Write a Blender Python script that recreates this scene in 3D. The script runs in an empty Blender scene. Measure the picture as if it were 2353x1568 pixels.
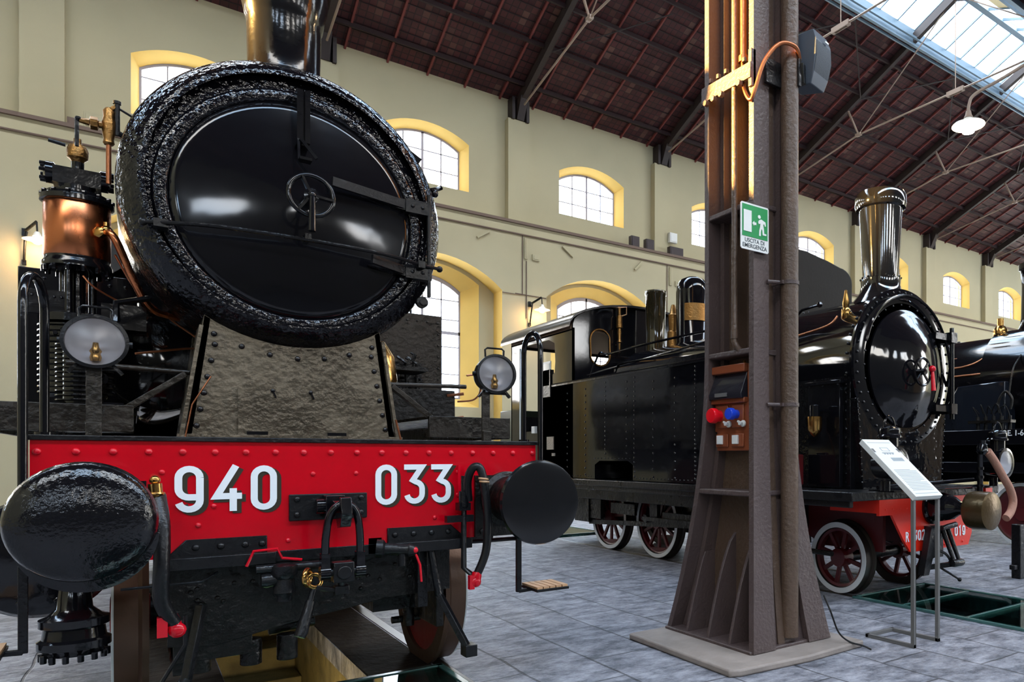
import bpy, math, random
from mathutils import Vector, Matrix, geometry
R = math.radians
PI = math.pi
random.seed(7)
sc = bpy.context.scene
# ---------------------------------------------------------------- camera, world, light, exposure
TH = R(38.2)                       # heading: turned 38.2 degrees right of +Y
cam_d = bpy.data.cameras.new('camera'); cam = bpy.data.objects.new('camera', cam_d)
sc.collection.objects.link(cam); sc.camera = cam
cam.location = (0, 0, 1.28); cam.rotation_euler = (R(90), 0, -TH)
cam_d.sensor_width = 36; cam_d.lens = 36 * 1640 / 2353
cam_d.shift_x = -(1600 - 1176.5) / 2353; cam_d.shift_y = (1050 - 784) / 2353
cam_d.clip_start = 0.05; cam_d.clip_end = 300
sc.view_settings.view_transform = 'Standard'; sc.view_settings.look = 'None'
sc.view_settings.gamma = 1; sc.view_settings.use_curve_mapping = False
sc.view_settings.exposure = 0.75
w = bpy.data.worlds.new('sky'); sc.world = w; w.use_nodes = True
nt = w.node_tree; bgn = nt.nodes['Background']
tc = nt.nodes.new('ShaderNodeTexCoord'); no = nt.nodes.new('ShaderNodeTexNoise'); no.inputs['Scale'].default_value = 3
rp = nt.nodes.new('ShaderNodeValToRGB')
rp.color_ramp.elements[0].position = .38; rp.color_ramp.elements[0].color = (.50, .72, 1, 1)
rp.color_ramp.elements[1].position = .6; rp.color_ramp.elements[1].color = (1, .97, .92, 1)
nt.links.new(tc.outputs['Generated'], no.inputs['Vector']); nt.links.new(no.outputs['Fac'], rp.inputs['Fac'])
nt.links.new(rp.outputs['Color'], bgn.inputs['Color']); bgn.inputs['Strength'].default_value = 10.5
def area(name, loc, rot, sx, sy, power, col, portal=False, spread=180):
    d = bpy.data.lights.new(name, 'AREA'); d.shape = 'RECTANGLE'; d.size = sx; d.size_y = sy
    d.energy = power; d.color = col; d.spread = R(spread)
    if portal: d.cycles.is_portal = True
    o = bpy.data.objects.new(name, d); sc.collection.objects.link(o); o.location = loc; o.rotation_euler = rot
    return o
# daylight through the ridge skylights of the two naves and through the windows of the far side
area('skylight_daylight', (12, 10.8, 13.9), (0, 0, 0), 60, 2.5, 0, (1, 1, 1), True)
area('skylight_daylight', (12, -3.6, 13.9), (0, 0, 0), 60, 3.0, 0, (1, 1, 1), True)
area('window_daylight', (8, -11.3, 6.6), (R(90), 0, 0), 34, 1.6, 0, (1, 1, 1), True)
sp_d = bpy.data.lights.new('low_sun', 'SPOT'); sp = bpy.data.objects.new('low_sun', sp_d); sc.collection.objects.link(sp)
sp.location = (-9, 9.2, 5.3); sp_d.energy = 120000; sp_d.color = (1, .56, .15); sp_d.shadow_soft_size = .2
sp_d.spot_size = R(14); sp_d.spot_blend = .55
sp.rotation_euler = (Vector((3.1, 3.6, 4.15)) - sp.location).to_track_quat('-Z', 'Y').to_euler()

# ---------------------------------------------------------------- helpers
def V(*a): return Vector(a)
class MB:
    def __init__(s): s.v = []; s.f = []; s.mi = []; s.k = 0
    def add(s, vs, fs):
        n = len(s.v); s.v += [tuple(p) for p in vs]; s.f += [tuple(i + n for i in f) for f in fs]; s.mi += [s.k]*len(fs); return s
    def box(s, x0, y0, z0, x1, y1, z1):
        x0, x1 = min(x0, x1), max(x0, x1); y0, y1 = min(y0, y1), max(y0, y1); z0, z1 = min(z0, z1), max(z0, z1)
        return s.add([(x0,y0,z0),(x1,y0,z0),(x1,y1,z0),(x0,y1,z0),(x0,y0,z1),(x1,y0,z1),(x1,y1,z1),(x0,y1,z1)],
                     [(3,2,1,0),(4,5,6,7),(0,1,5,4),(1,2,6,5),(2,3,7,6),(3,0,4,7)])
    def bar(s, p0, p1, w, h, up=(0,0,1)):
        p0, p1 = Vector(p0), Vector(p1); d = (p1 - p0).normalized(); sd = d.cross(Vector(up))
        if sd.length < 1e-4: sd = d.cross(Vector((0,1,0)))
        sd.normalize(); u = sd.cross(d).normalized(); a = sd * w / 2; b = u * h / 2
        vs = [p0-a-b, p0+a-b, p0+a+b, p0-a+b, p1-a-b, p1+a-b, p1+a+b, p1-a+b]
        return s.add(vs, [(3,2,1,0),(4,5,6,7),(0,1,5,4),(1,2,6,5),(2,3,7,6),(3,0,4,7)])
    def lathe(s, o, d, prof, n=32, caps=True):
        o = Vector(o); d = Vector(d).normalized(); a = d.orthogonal().normalized(); b = d.cross(a)
        vs = []; fs = []
        for r, t in prof:
            for k in range(n):
                an = 2*PI*k/n; vs.append(o + d*t + (a*math.cos(an) + b*math.sin(an))*r)
        for i in range(len(prof)-1):
            for k in range(n):
                q = (k+1) % n; fs.append((i*n+k, i*n+q, (i+1)*n+q, (i+1)*n+k))
        if caps:
            if prof[0][0] > 1e-5: fs.append(tuple(range(n-1, -1, -1)))
            if prof[-1][0] > 1e-5: fs.append(tuple((len(prof)-1)*n + k for k in range(n)))
        return s.add(vs, fs)
    def cyl(s, p0, p1, r, r1=None, n=24):
        p0, p1 = Vector(p0), Vector(p1)
        return s.lathe(p0, p1-p0, [(r, 0), (r if r1 is None else r1, (p1-p0).length)], n)
    def tube(s, pts, r, n=10, closed=False):
        P = [Vector(p) for p in pts]; m = len(P); vs = []; fs = []; prev = None
        for i in range(m):
            if closed: t = P[(i+1) % m] - P[i-1]
            else: t = P[min(i+1, m-1)] - P[max(i-1, 0)]
            t.normalize()
            if prev is None: a = t.orthogonal().normalized()
            else:
                a = prev - t*prev.dot(t)
                a = a.normalized() if a.length > 1e-5 else t.orthogonal().normalized()
            prev = a; b = t.cross(a); rr = r[i] if isinstance(r, (list, tuple)) else r
            for k in range(n):
                an = 2*PI*k/n; vs.append(P[i] + (a*math.cos(an) + b*math.sin(an))*rr)
        for i in range(m if closed else m-1):
            j = (i+1) % m
            for k in range(n):
                q = (k+1) % n; fs.append((i*n+k, i*n+q, j*n+q, j*n+k))
        if not closed: fs.append(tuple(range(n-1, -1, -1))); fs.append(tuple((m-1)*n+k for k in range(n)))
        return s.add(vs, fs)
    def prism(s, poly, ax, a, b):
        n = len(poly)
        def p(q, t): return {'x': (t, q[0], q[1]), 'y': (q[0], t, q[1]), 'z': (q[0], q[1], t)}[ax]
        vs = [p(q, a) for q in poly] + [p(q, b) for q in poly]
        tri = geometry.tessellate_polygon([[Vector((q[0], q[1], 0)) for q in poly]])
        fs = [tuple(t) for t in tri] + [tuple(i + n for i in reversed(t)) for t in tri]
        return s.add(vs, fs + [(i, (i+1) % n, n+(i+1) % n, n+i) for i in range(n)])
    def plate(s, outer, holes, ax, a, b):
        """flat plate with holes, thickness a..b along ax"""
        loops = [outer] + holes; al = [q for l in loops for q in l]; n = len(al)
        def p(q, t): return {'x': (t, q[0], q[1]), 'y': (q[0], t, q[1]), 'z': (q[0], q[1], t)}[ax]
        tri = geometry.tessellate_polygon([[Vector((q[0], q[1], 0)) for q in l] for l in loops])
        fs = [tuple(t) for t in tri] + [tuple(i + n for i in reversed(t)) for t in tri]
        k = 0
        for l in loops:
            m = len(l); fs += [(k+i, k+(i+1) % m, n+k+(i+1) % m, n+k+i) for i in range(m)]; k += m
        return s.add([p(q, a) for q in al] + [p(q, b) for q in al], fs)
    def strip(s, A, B_, closed=True):
        n = len(A); return s.add(list(A) + list(B_), [(i, (i+1) % n, n+(i+1) % n, n+i) for i in range(n if closed else n-1)])
    def rivet(s, p, d, r, h=None):
        h = h or r*.7; return s.lathe(p, d, [(r, -.002), (r*.97, h*.3), (r*.72, h*.75), (r*.35, h*.97), (0.0001, h)], 10)
    def hexn(s, p, d, r, h): return s.lathe(p, d, [(r, 0), (r, h*.9), (r*.85, h)], 6)
    def ball(s, c, r, n=16, sq=(1,1,1)):
        vs = []; fs = []; m = n//2
        for i in range(m+1):
            for k in range(n):
                t = PI*i/m; a = 2*PI*k/n
                vs.append((c[0]+r*sq[0]*math.sin(t)*math.cos(a), c[1]+r*sq[1]*math.sin(t)*math.sin(a), c[2]+r*sq[2]*math.cos(t)))
        for i in range(m):
            for k in range(n): fs.append((i*n+k, i*n+(k+1) % n, (i+1)*n+(k+1) % n, (i+1)*n+k))
        return s.add(vs, fs)
    def torus(s, c, d, r, rr, n=40, m=10):
        d = Vector(d).normalized(); a = d.orthogonal().normalized(); b = d.cross(a); c = Vector(c)
        return s.tube([c + (a*math.cos(2*PI*k/n) + b*math.sin(2*PI*k/n))*r for k in range(n)], rr, m, True)
def root_loc(o):
    while o.parent: o = o.parent
    return o.location
def link(name, me, parent=None):
    o = bpy.data.objects.new(name, me); sc.collection.objects.link(o)
    if parent: o.parent = parent
    return o
def obj(name, mb, m, parent=None, smooth=40, bevel=0, loc=None):
    """link a builder as ONE mesh object; world coordinates in, local to the thing's base out"""
    off = root_loc(parent) if parent else (Vector(loc) if loc else Vector((0,0,0)))
    me = bpy.data.meshes.new(name)
    me.from_pydata([(p[0]-off[0], p[1]-off[1], p[2]-off[2]) for p in mb.v], [], mb.f)
    import bmesh
    ms = m if isinstance(m, (list, tuple)) else [m]
    for x in ms: me.materials.append(x)
    if len(ms) > 1: me.polygons.foreach_set('material_index', mb.mi)
    bm = bmesh.new(); bm.from_mesh(me); bmesh.ops.remove_doubles(bm, verts=bm.verts, dist=1e-5)
    bmesh.ops.recalc_face_normals(bm, faces=bm.faces); bm.to_mesh(me); bm.free()
    if smooth:
        for p in me.polygons: p.use_smooth = True
        me.set_sharp_from_angle(angle=R(smooth))
    o = link(name, me, parent)
    if loc: o.location = loc
    if bevel:
        b = o.modifiers.new('bevel', 'BEVEL'); b.width = bevel; b.segments = 2; b.limit_method = 'ANGLE'; b.angle_limit = R(40)
    return o
def tag(o, label=None, cat=None, group=None, kind=None):
    for k, v in (('label', label), ('category', cat), ('group', group), ('kind', kind)):
        if v: o[k] = v
    return o
def thing(name, loc, label, cat, group=None):
    o = link(name, None); o.location = loc; o.empty_display_size = .1; return tag(o, label, cat, group)
def copy_tree(o, parent=None):
    c = o.copy(); sc.collection.objects.link(c)
    if parent: c.parent = parent
    for ch in list(o.children): copy_tree(ch, c)
    return c
def text(name, s, loc, rot, size, m, parent, sx=1, ext=.001, align='LEFT'):
    cu = bpy.data.curves.new(name, 'FONT'); cu.body = s; cu.size = size; cu.extrude = ext; cu.offset = size*.012; cu.align_x = align
    t = bpy.data.objects.new(name, cu); sc.collection.objects.link(t)
    bpy.context.view_layer.update()
    me = bpy.data.meshes.new_from_object(t); sc.collection.objects.unlink(t); bpy.data.objects.remove(t)
    off = root_loc(parent) if parent else Vector((0,0,0))
    me.transform(Matrix.Translation(Vector(loc)-Vector(off)) @ Matrix(rot).to_4x4() @ Matrix.Diagonal((sx, 1, 1, 1)))
    me.materials.clear(); me.materials.append(m); me.name = name
    return link(name, me, parent)
FACE_S = ((1,0,0),(0,0,-1),(0,1,0))       # lettering upright, reading towards +X, facing -Y
FACE_W = ((0,0,-1),(-1,0,0),(0,1,0))      # facing -X, reading towards -Y
def arc(cx, cz, rx, rz, a0, a1, n): return [(cx + rx*math.cos(R(a0+(a1-a0)*i/n)), cz + rz*math.sin(R(a0+(a1-a0)*i/n))) for i in range(n+1)]
def bez(P, n=8):
    """smooth curve through points (Catmull-Rom)"""
    P = [Vector(p) for p in P]; out = []
    for i in range(len(P)-1):
        a = P[max(i-1, 0)]; b = P[i]; c = P[i+1]; d = P[min(i+2, len(P)-1)]
        for k in range(n):
            t = k/n; out.append(.5*((2*b) + (c-a)*t + (2*a-5*b+4*c-d)*t*t + (-a+3*b-3*c+d)*t**3))
    return out + [P[-1]]
def CH(c): return tuple(((x/255)/12.92 if x/255 <= .04045 else ((x/255+.055)/1.055)**2.4) for x in c) + (1,)
def mat(name, col, rough=.5, metal=0, bump=0, bscale=20, var=0, vscale=3, coat=0, spec=.5, det=4, col2=None, rvar=0):
    m = bpy.data.materials.new(name); m.use_nodes = True; nt = m.node_tree; p = nt.nodes['Principled BSDF']
    p.inputs['Base Color'].default_value = col; p.inputs['Roughness'].default_value = rough
    p.inputs['Metallic'].default_value = metal; p.inputs['Coat Weight'].default_value = coat
    p.inputs['Coat Roughness'].default_value = .06; p.inputs['Specular IOR Level'].default_value = spec
    tc = nt.nodes.new('ShaderNodeTexCoord')
    if var or rvar:
        n = nt.nodes.new('ShaderNodeTexNoise'); n.inputs['Scale'].default_value = vscale; n.inputs['Detail'].default_value = 6
        nt.links.new(tc.outputs['Object'], n.inputs['Vector'])
        if var:
            r = nt.nodes.new('ShaderNodeValToRGB'); c2 = col2 or tuple(x*(1-var) for x in col[:3]) + (1,)
            r.color_ramp.elements[0].position = .35; r.color_ramp.elements[1].position = .65
            r.color_ramp.elements[0].color = c2; r.color_ramp.elements[1].color = col
            nt.links.new(n.outputs['Fac'], r.inputs['Fac']); nt.links.new(r.outputs['Color'], p.inputs['Base Color'])
        if rvar:
            mr = nt.nodes.new('ShaderNodeMapRange'); mr.inputs['To Min'].default_value = max(rough-rvar, .02); mr.inputs['To Max'].default_value = rough+rvar
            mr.inputs['From Min'].default_value = .3; mr.inputs['From Max'].default_value = .7
            nt.links.new(n.outputs['Fac'], mr.inputs['Value']); nt.links.new(mr.outputs['Result'], p.inputs['Roughness'])
    if bump:
        n = nt.nodes.new('ShaderNodeTexNoise'); n.inputs['Scale'].default_value = bscale; n.inputs['Detail'].default_value = det
        b = nt.nodes.new('ShaderNodeBump'); b.inputs['Strength'].default_value = bump; b.inputs['Distance'].default_value = .02
        nt.links.new(tc.outputs['Object'], n.inputs['Vector']); nt.links.new(n.outputs['Fac'], b.inputs['Height'])
        nt.links.new(b.outputs['Normal'], p.inputs['Normal'])
        if coat: nt.links.new(b.outputs['Normal'], p.inputs['Coat Normal'])
    return m
def emat(name, col, st):
    m = mat(name, col); p = m.node_tree.nodes['Principled BSDF']
    p.inputs['Emission Color'].default_value = col; p.inputs['Emission Strength'].default_value = st; return m
K = (.0045, .0045, .006, 1)
BLK = mat('black_gloss', K, .13, bump=.10, bscale=14)                       # brushed gloss enamel
SMO = mat('black_smooth', K, .07, bump=.03, bscale=3)
LMP = mat('black_lumpy', (.004,.004,.006,1), .10, bump=.62, bscale=26, det=2.5, rvar=.04, vscale=7)
SAK = mat('sooty_black_plate', CH((50,45,39)), .30, metal=.4, bump=.42, bscale=26, det=6, rvar=.12, vscale=5, var=.5)
FRT = mat('black_hammered', (.004,.004,.005,1), .08, bump=.22, bscale=14, det=2)
SAD = mat('sheen_toned_plate', CH((110,101,86)), .27, metal=.5, bump=.42, bscale=26, det=6, rvar=.12, vscale=5, var=.5)  # base lightened to carry the reflected floor sheen on the saddle
BSH = mat('black_satin', (.006,.006,.007,1), .30, bump=.25, bscale=30, rvar=.1, spec=.35)
GRM = mat('greasy_iron', (.008,.007,.006,1), .38, bump=.6, bscale=24, rvar=.18, var=.5, spec=.35)
RED = mat('red_enamel', CH((200,4,26)), .16, bump=.10, bscale=7, coat=.2, var=.12, vscale=4)
REDB = mat('red_rivet_enamel', CH((205,8,32)), .2)
RDO = mat('orange_red_enamel', CH((226,40,22)), .3, bump=.05)
RDI = mat('wheel_inner_red', CH((140,30,24)), .35, bump=.1)
RDW = mat('dark_red_wheel', CH((84,14,18)), .4, bump=.1)
WHT = mat('white_lettering', CH((232,236,240)), .4)
SHD = mat('lettering_shadow', CH((46,40,26)), .4)
WRM = mat('white_rim_paint', CH((214,216,214)), .4, bump=.1)
TYR = mat('steel_tyre', CH((96,72,56)), .42, metal=.5, bump=.1, rvar=.1)
TYD = mat('dark_tyre', CH((52,44,38)), .4, metal=.5)
BRS = mat('brass', CH((190,146,84)), .22, metal=1, bump=.1)
BRD = mat('aged_brass', CH((150,112,66)), .35, metal=1, bump=.3, bscale=40)
COP = mat('copper', CH((226,140,94)), .26, metal=1, var=.25, vscale=6, rvar=.06)
COD = mat('copper_pipe', CH((176,112,78)), .35, metal=1, bump=.2)
BRN = mat('brown_iron', CH((84,69,66)), .48, bump=.35, bscale=45, var=.15)
BRG = mat('brown_casting', CH((92,72,58)), .45, bump=.4, bscale=35, var=.25)
CRM = mat('cream_plaster', CH((188,178,146)), .9, var=.07, vscale=.8, bump=.05, bscale=60)
YEL = mat('ochre_plaster', CH((236,200,112)), .9, var=.08, vscale=1.2)
TRM = mat('brown_trim', CH((112,92,80)), .7)
RWD = mat('roof_steel', CH((50,40,38)), .6)
ROD = mat('tie_rod_steel', CH((150,130,115)), .5)
PUR = mat('purlin_wood', CH((40,18,20)), .7)
BAT = mat('batten_wood', CH((120,56,52)), .7)
STL = mat('galvanised_steel', CH((120,142,158)), .4, metal=.3)
GRY = mat('grey_steel', CH((98,96,94)), .5)
SPK = mat('grey_plastic', CH((74,82,93)), .5)
SPF = mat('speaker_mesh', CH((54,60,68)), .6, bump=.3, bscale=200)
WPL = mat('white_plastic', CH((226,226,222)), .4)
GRN = mat('sign_green', CH((0,140,70)), .4)
BXB = mat('brown_plastic', CH((138,72,44)), .3)
RDP = mat('red_plastic', CH((235,10,30)), .3)
BLP = mat('blue_plastic', CH((30,70,210)), .3)
RUB = mat('black_rubber', (.006,.006,.007,1), .32, bump=.15, bscale=60, spec=.4)
HOS = mat('canvas_hose', CH((170,122,102)), .7, bump=.3, bscale=60)
WOD = mat('slatted_wood', CH((206,160,118)), .5, var=.2, vscale=12)
GLE = mat('lens_reflector', CH((210,208,210)), .42, metal=.25)
def glass(name, col, rough=0, alpha=.85):
    m = bpy.data.materials.new(name); m.use_nodes = True; nt = m.node_tree; nt.nodes.remove(nt.nodes['Principled BSDF'])
    t = nt.nodes.new('ShaderNodeBsdfTransparent'); g = nt.nodes.new('ShaderNodeBsdfGlossy'); mx = nt.nodes.new('ShaderNodeMixShader')
    lw = nt.nodes.new('ShaderNodeLayerWeight'); lw.inputs['Blend'].default_value = .25
    mr = nt.nodes.new('ShaderNodeMapRange'); mr.inputs['To Min'].default_value = 1-alpha; mr.inputs['To Max'].default_value = .8
    t.inputs['Color'].default_value = col; g.inputs['Roughness'].default_value = rough
    nt.links.new(lw.outputs['Fresnel'], mr.inputs['Value']); nt.links.new(mr.outputs['Result'], mx.inputs['Fac'])
    nt.links.new(t.outputs[0], mx.inputs[1]); nt.links.new(g.outputs[0], mx.inputs[2]); nt.links.new(mx.outputs[0], nt.nodes['Material Output'].inputs['Surface'])
    return m
GLS = glass('window_glass', (1,1,1,1), 0, .97)
GLL = glass('lamp_glass', (.97,.97,.99,1), .25, .95)
GLF = glass('floor_glass', (.45,.72,.68,1), .02, .9)
BULB = emat('warm_bulb', (1,.72,.42,1), 40)
def strokes(paths, w, y0, y1, ox, oz, mb=None):
    """flat lettering from centre lines [(pts, closed)]; faces -Y"""
    mb = mb or MB()
    for ip, (pts, closed) in enumerate(paths):
        y0 -= .0005*min(ip, 1)
        P = [Vector((p[0], p[1])) for p in pts]; n = len(P); L = []; Rr = []
        for i in range(n):
            a = P[i-1] if (i or closed) else None; c = P[(i+1) % n] if (i < n-1 or closed) else None
            d1 = (P[i]-a).normalized() if a is not None else None; d2 = (c-P[i]).normalized() if c is not None else None
            d1 = d1 or d2; d2 = d2 or d1; t = (d1+d2); t = t.normalized() if t.length > .1 else d1
            nn = Vector((-t.y, t.x)); k = w/2/max(.35, nn.dot(Vector((-d1.y, d1.x))))
            L.append(P[i]+nn*k); Rr.append(P[i]-nn*k)
        m = n if closed else n-1
        vs = [(ox+p.x, y, oz+p.y) for y in (y0, y1) for S in (L, Rr) for p in S]
        fs = []
        for i in range(m):
            j = (i+1) % n
            fs += [(i, j, n+j, n+i), (2*n+i, 3*n+i, 3*n+j, 2*n+j), (i, 2*n+i, 2*n+j, j), (n+i, n+j, 3*n+j, 3*n+i)]
        if not closed: fs += [(0, n, 3*n, 2*n), (n-1, 3*n-1, 4*n-1, 2*n-1)]
        mb.add(vs, fs)
    return mb
def digit(c, W, H, w):
    h = w/2; r = W/2-h
    if c == '0': return [(arc(W/2, H-h-r, r, r, 0, 180, 10) + arc(W/2, h+r, r, r, 180, 360, 10), True)]
    if c == '9': return [(arc(W/2, H-h-r, r, r, 0, 180, 10) + arc(W/2, H*.40+r*.6, r, r, 180, 270, 6) + [(W-h, H*.40-r*.4)], False),
                         ([(W-h, H-h-r), (W-h, h+r)] + arc(W/2, h+r, r, r, 0, -165, 10)[1:], False)]
    if c == '4': return [([(W*.78, H), (W*.08, H*.33), (W*1.0, H*.33)], False), ([(W*.68, H*.5), (W*.68, 0)], False)]
    if c == '3': return [([(0, H-h), (W-h*1.1, H-h), (W*.42, H*.60)] + arc(W/2, H*.56-r, r, r, 80, 0, 5) + arc(W/2, h+r, r, r, 0, -170, 10), False)]
    if c == '2': return [(arc(W/2, H-h-r, r, r, 170, 0, 8) + [(W-h, H*.6), (h, h), (W, h)], False)]
    if c == '1': return [([(W*.2, H*.8), (W*.55, H-h), (W*.55, 0)], False)]
# ================================================================ the hall
YW, YL = 18.0, 17.45          # upper wall face, lower (thicker) wall face
ZE, SL = 10.78, .41           # eave height, roof slope
BAY = 4.68
def zr(y):
    if y > 3.6: return ZE + SL*(18-y) if y > 10.8 else ZE + SL*(y-3.6)
    return ZE + SL*(3.6-y) if y > -3.6 else ZE + SL*(y+10.8)
# floor ------------------------------------------------------------------
m = bpy.data.materials.new('stone_paving'); m.use_nodes = True; nt = m.node_tree; p = nt.nodes['Principled BSDF']
tc = nt.nodes.new('ShaderNodeTexCoord'); mp = nt.nodes.new('ShaderNodeMapping'); mp.inputs['Rotation'].default_value = (0,0,R(90))
nt.links.new(tc.outputs['Object'], mp.inputs['Vector'])
dn = nt.nodes.new('ShaderNodeTexNoise'); dn.inputs['Scale'].default_value = 1.7; nt.links.new(mp.outputs['Vector'], dn.inputs['Vector'])
dm = nt.nodes.new('ShaderNodeMixRGB'); dm.blend_type = 'ADD'; dm.inputs['Fac'].default_value = .07
nt.links.new(mp.outputs['Vector'], dm.inputs['Color1']); nt.links.new(dn.outputs['Color'], dm.inputs['Color2'])
br = nt.nodes.new('ShaderNodeTexBrick'); br.inputs['Scale'].default_value = 1; br.inputs['Brick Width'].default_value = .78; br.inputs['Row Height'].default_value = .46
br.inputs['Mortar Size'].default_value = .010; br.inputs['Mortar Smooth'].default_value = .6; br.inputs['Color1'].default_value = (.8,.8,.8,1); br.inputs['Color2'].default_value = (1.1,1.1,1.1,1); br.inputs['Mortar'].default_value = (.25,.24,.24,1)
nt.links.new(dm.outputs['Color'], br.inputs['Vector'])
n1 = nt.nodes.new('ShaderNodeTexNoise'); n1.inputs['Scale'].default_value = 4.5; n1.inputs['Detail'].default_value = 12; n1.inputs['Roughness'].default_value = .78
mp2 = nt.nodes.new('ShaderNodeMapping'); mp2.inputs['Scale'].default_value = (1, 1.6, 1); nt.links.new(tc.outputs['Object'], mp2.inputs['Vector'])
nt.links.new(mp2.outputs['Vector'], n1.inputs['Vector'])
rp = nt.nodes.new('ShaderNodeValToRGB'); e = rp.color_ramp.elements
e[0].position = .40; e[0].color = CH((80,82,90)); e[1].position = .62; e[1].color = CH((160,160,168))
nt.links.new(n1.outputs['Fac'], rp.inputs['Fac'])
mu = nt.nodes.new('ShaderNodeMixRGB'); mu.blend_type = 'MULTIPLY'; mu.inputs['Fac'].default_value = .85
nt.links.new(rp.outputs['Color'], mu.inputs['Color1']); nt.links.new(br.outputs['Color'], mu.inputs['Color2']); nt.links.new(mu.outputs['Color'], p.inputs['Base Color'])
n2 = nt.nodes.new('ShaderNodeTexNoise'); n2.inputs['Scale'].default_value = 16; n2.inputs['Detail'].default_value = 8; nt.links.new(mp2.outputs['Vector'], n2.inputs['Vector'])
ma = nt.nodes.new('ShaderNodeMath'); ma.operation = 'MULTIPLY_ADD'; ma.inputs[1].default_value = .9
nt.links.new(br.outputs['Fac'], ma.inputs[0]); ma.inputs[1].default_value = -.7; nt.links.new(n2.outputs['Fac'], ma.inputs[2])
bp = nt.nodes.new('ShaderNodeBump'); bp.inputs['Strength'].default_value = .55; bp.inputs['Distance'].default_value = .02
nt.links.new(ma.outputs[0], bp.inputs['Height']); nt.links.new(bp.outputs['Normal'], p.inputs['Normal'])
p.inputs['Roughness'].default_value = .55
STONE = m
PITW = .33
x940, x302, xc3 = .733, 5.68, 10.8
YG, YP = 4.38, 15.5
hole = lambda cx, w, ya, yb: [(cx-w, ya), (cx+w, ya), (cx+w, yb), (cx-w, yb)]
fl = MB()
fl.plate([(-14, -2), (44, -2), (44, 19), (-14, 19)], [hole(x940, PITW, 1.2, 9.0), hole(x302, .42, 1.0, 4.05), hole(x302, .42, 10.2, 15)], 'z', -.14, 0)
tag(obj('floor', fl, STONE, smooth=0), kind='structure')
b = MB(); b.box(-14, -12, -.14, 44, -2, 0)
tag(obj('unseen_floor_aisle', b, mat('darkened_unseen_floor', CH((44,44,46)), .5, bump=.2, bscale=40), smooth=0), kind='structure')  # unseen floor, made-up dark colour added to deepen the black paint's reflections
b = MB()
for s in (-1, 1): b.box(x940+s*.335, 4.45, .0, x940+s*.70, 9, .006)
tag(obj('floor_track', b, mat('grimy_shaded_floor', CH((52,42,34)), .85, bump=.8, bscale=12, var=.6, spec=.2), smooth=0), kind='structure')  # grimy brown floor strips with the engine's shade put into the colour
PITM = mat('pit_plaster', CH((128,116,74)), .7, bump=.5, bscale=14, var=.45, vscale=6)
PITD = mat('pit_dark_lining', CH((40,62,62)), .6, bump=.3)
def pit(cx, w, ya, yb, d, m):
    b = MB(); t = .12
    b.box(cx-w-t, ya-t, -d-t, cx+w+t, yb+t, -d); b.box(cx-w-t, ya-t, -d, cx-w, yb+t, -.14); b.box(cx+w, ya-t, -d, cx+w+t, yb+t, -.14)
    b.box(cx-w, ya-t, -d, cx+w, ya, -.14); b.box(cx-w, yb, -d, cx+w, yb+t, -.14)
    return b
o = tag(obj('trim_1', pit(x940, PITW, 1.2, 9.0, 1.25, PITM), PITM, smooth=0), kind='structure')
st = MB()
for i in range(6): st.box(x940-PITW, 5.6+i*.3, -1.25, x940+PITW, 9.0, -1.25+.19*(i+1))
obj('pit_steps', st, PITM, o, smooth=0, bevel=.01)
tag(obj('trim_2', pit(x302, .42, 1.0, 4.05, .8, PITD), PITD, smooth=0), kind='structure')
tag(obj('trim_3', pit(x302, .42, 10.2, 15, .5, PITD), PITD, smooth=0), kind='structure')
for px, py, e_ in ((x940, 4.9, 14), (x940, 7.4, 10)):
    d = bpy.data.lights.new('pit_lamp', 'POINT'); d.energy = e_; d.color = (1,.78,.42); d.shadow_soft_size = .08
    q = bpy.data.objects.new('pit_lamp', d); sc.collection.objects.link(q); q.location = (px-.2, py, -.6)
# rails set in the floor
def rails(cx, g, ya, yb, label):
    for s, side in ((-1, 'left'), (1, 'right')):
        b = MB(); x = cx+s*g
        b.box(x-.035, ya, -.06, x+.035, yb, .003); b.box(x-.035-.05*(s > 0)-.0, ya, -.02, x-.035, yb, -.012)
        tag(obj('rail', b, TYD, bevel=.004), '%s steel rail flush in the paving under the %s' % (side, label), 'rail', 'rails in the floor')
rails(x940, .75, 1.2, 17, 'red-fronted locomotive'); rails(x302, .51, 1.2, 17, 'narrow black tank engine')
rails(xc3, .75, 1.2, 17, 'engine at the right edge')
# ------------------------------------------------ back wall with two tiers of arched windows
def archloop(cx, hw, zb, zs, rise, n=14):
    """segmental arch opening, closed loop (x, z)"""
    r = (hw*hw + rise*rise)/(2*rise); a = math.degrees(math.asin(hw/r)); c = zs + rise - r
    return [(cx-hw, zb), (cx+hw, zb)] + [(cx + r*math.sin(R(a*(1-2*i/n))), c + r*math.cos(R(a*(1-2*i/n)))) for i in range(n+1)]
XA, XB = -13.9, 44
BAYS = range(-3, 8)
up, low, yel = MB(), MB(), MB()
def shaped(mb, X0, X1, Z0, Z1, loop, y):
    tri = geometry.tessellate_polygon([[Vector((X0,Z0,0)), Vector((X1,Z0,0)), Vector((X1,Z1,0)), Vector((X0,Z1,0))], [Vector((a,b,0)) for a, b in loop]])
    al = [(X0,Z0),(X1,Z0),(X1,Z1),(X0,Z1)] + loop
    mb.add([(a, y, b) for a, b in al], [tuple(t) for t in tri])
def ring3(mb, la, ya, lb, yb): mb.strip([(a, ya, b) for a, b in la], [(a, yb, b) for a, b in lb])
wins = []
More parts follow.
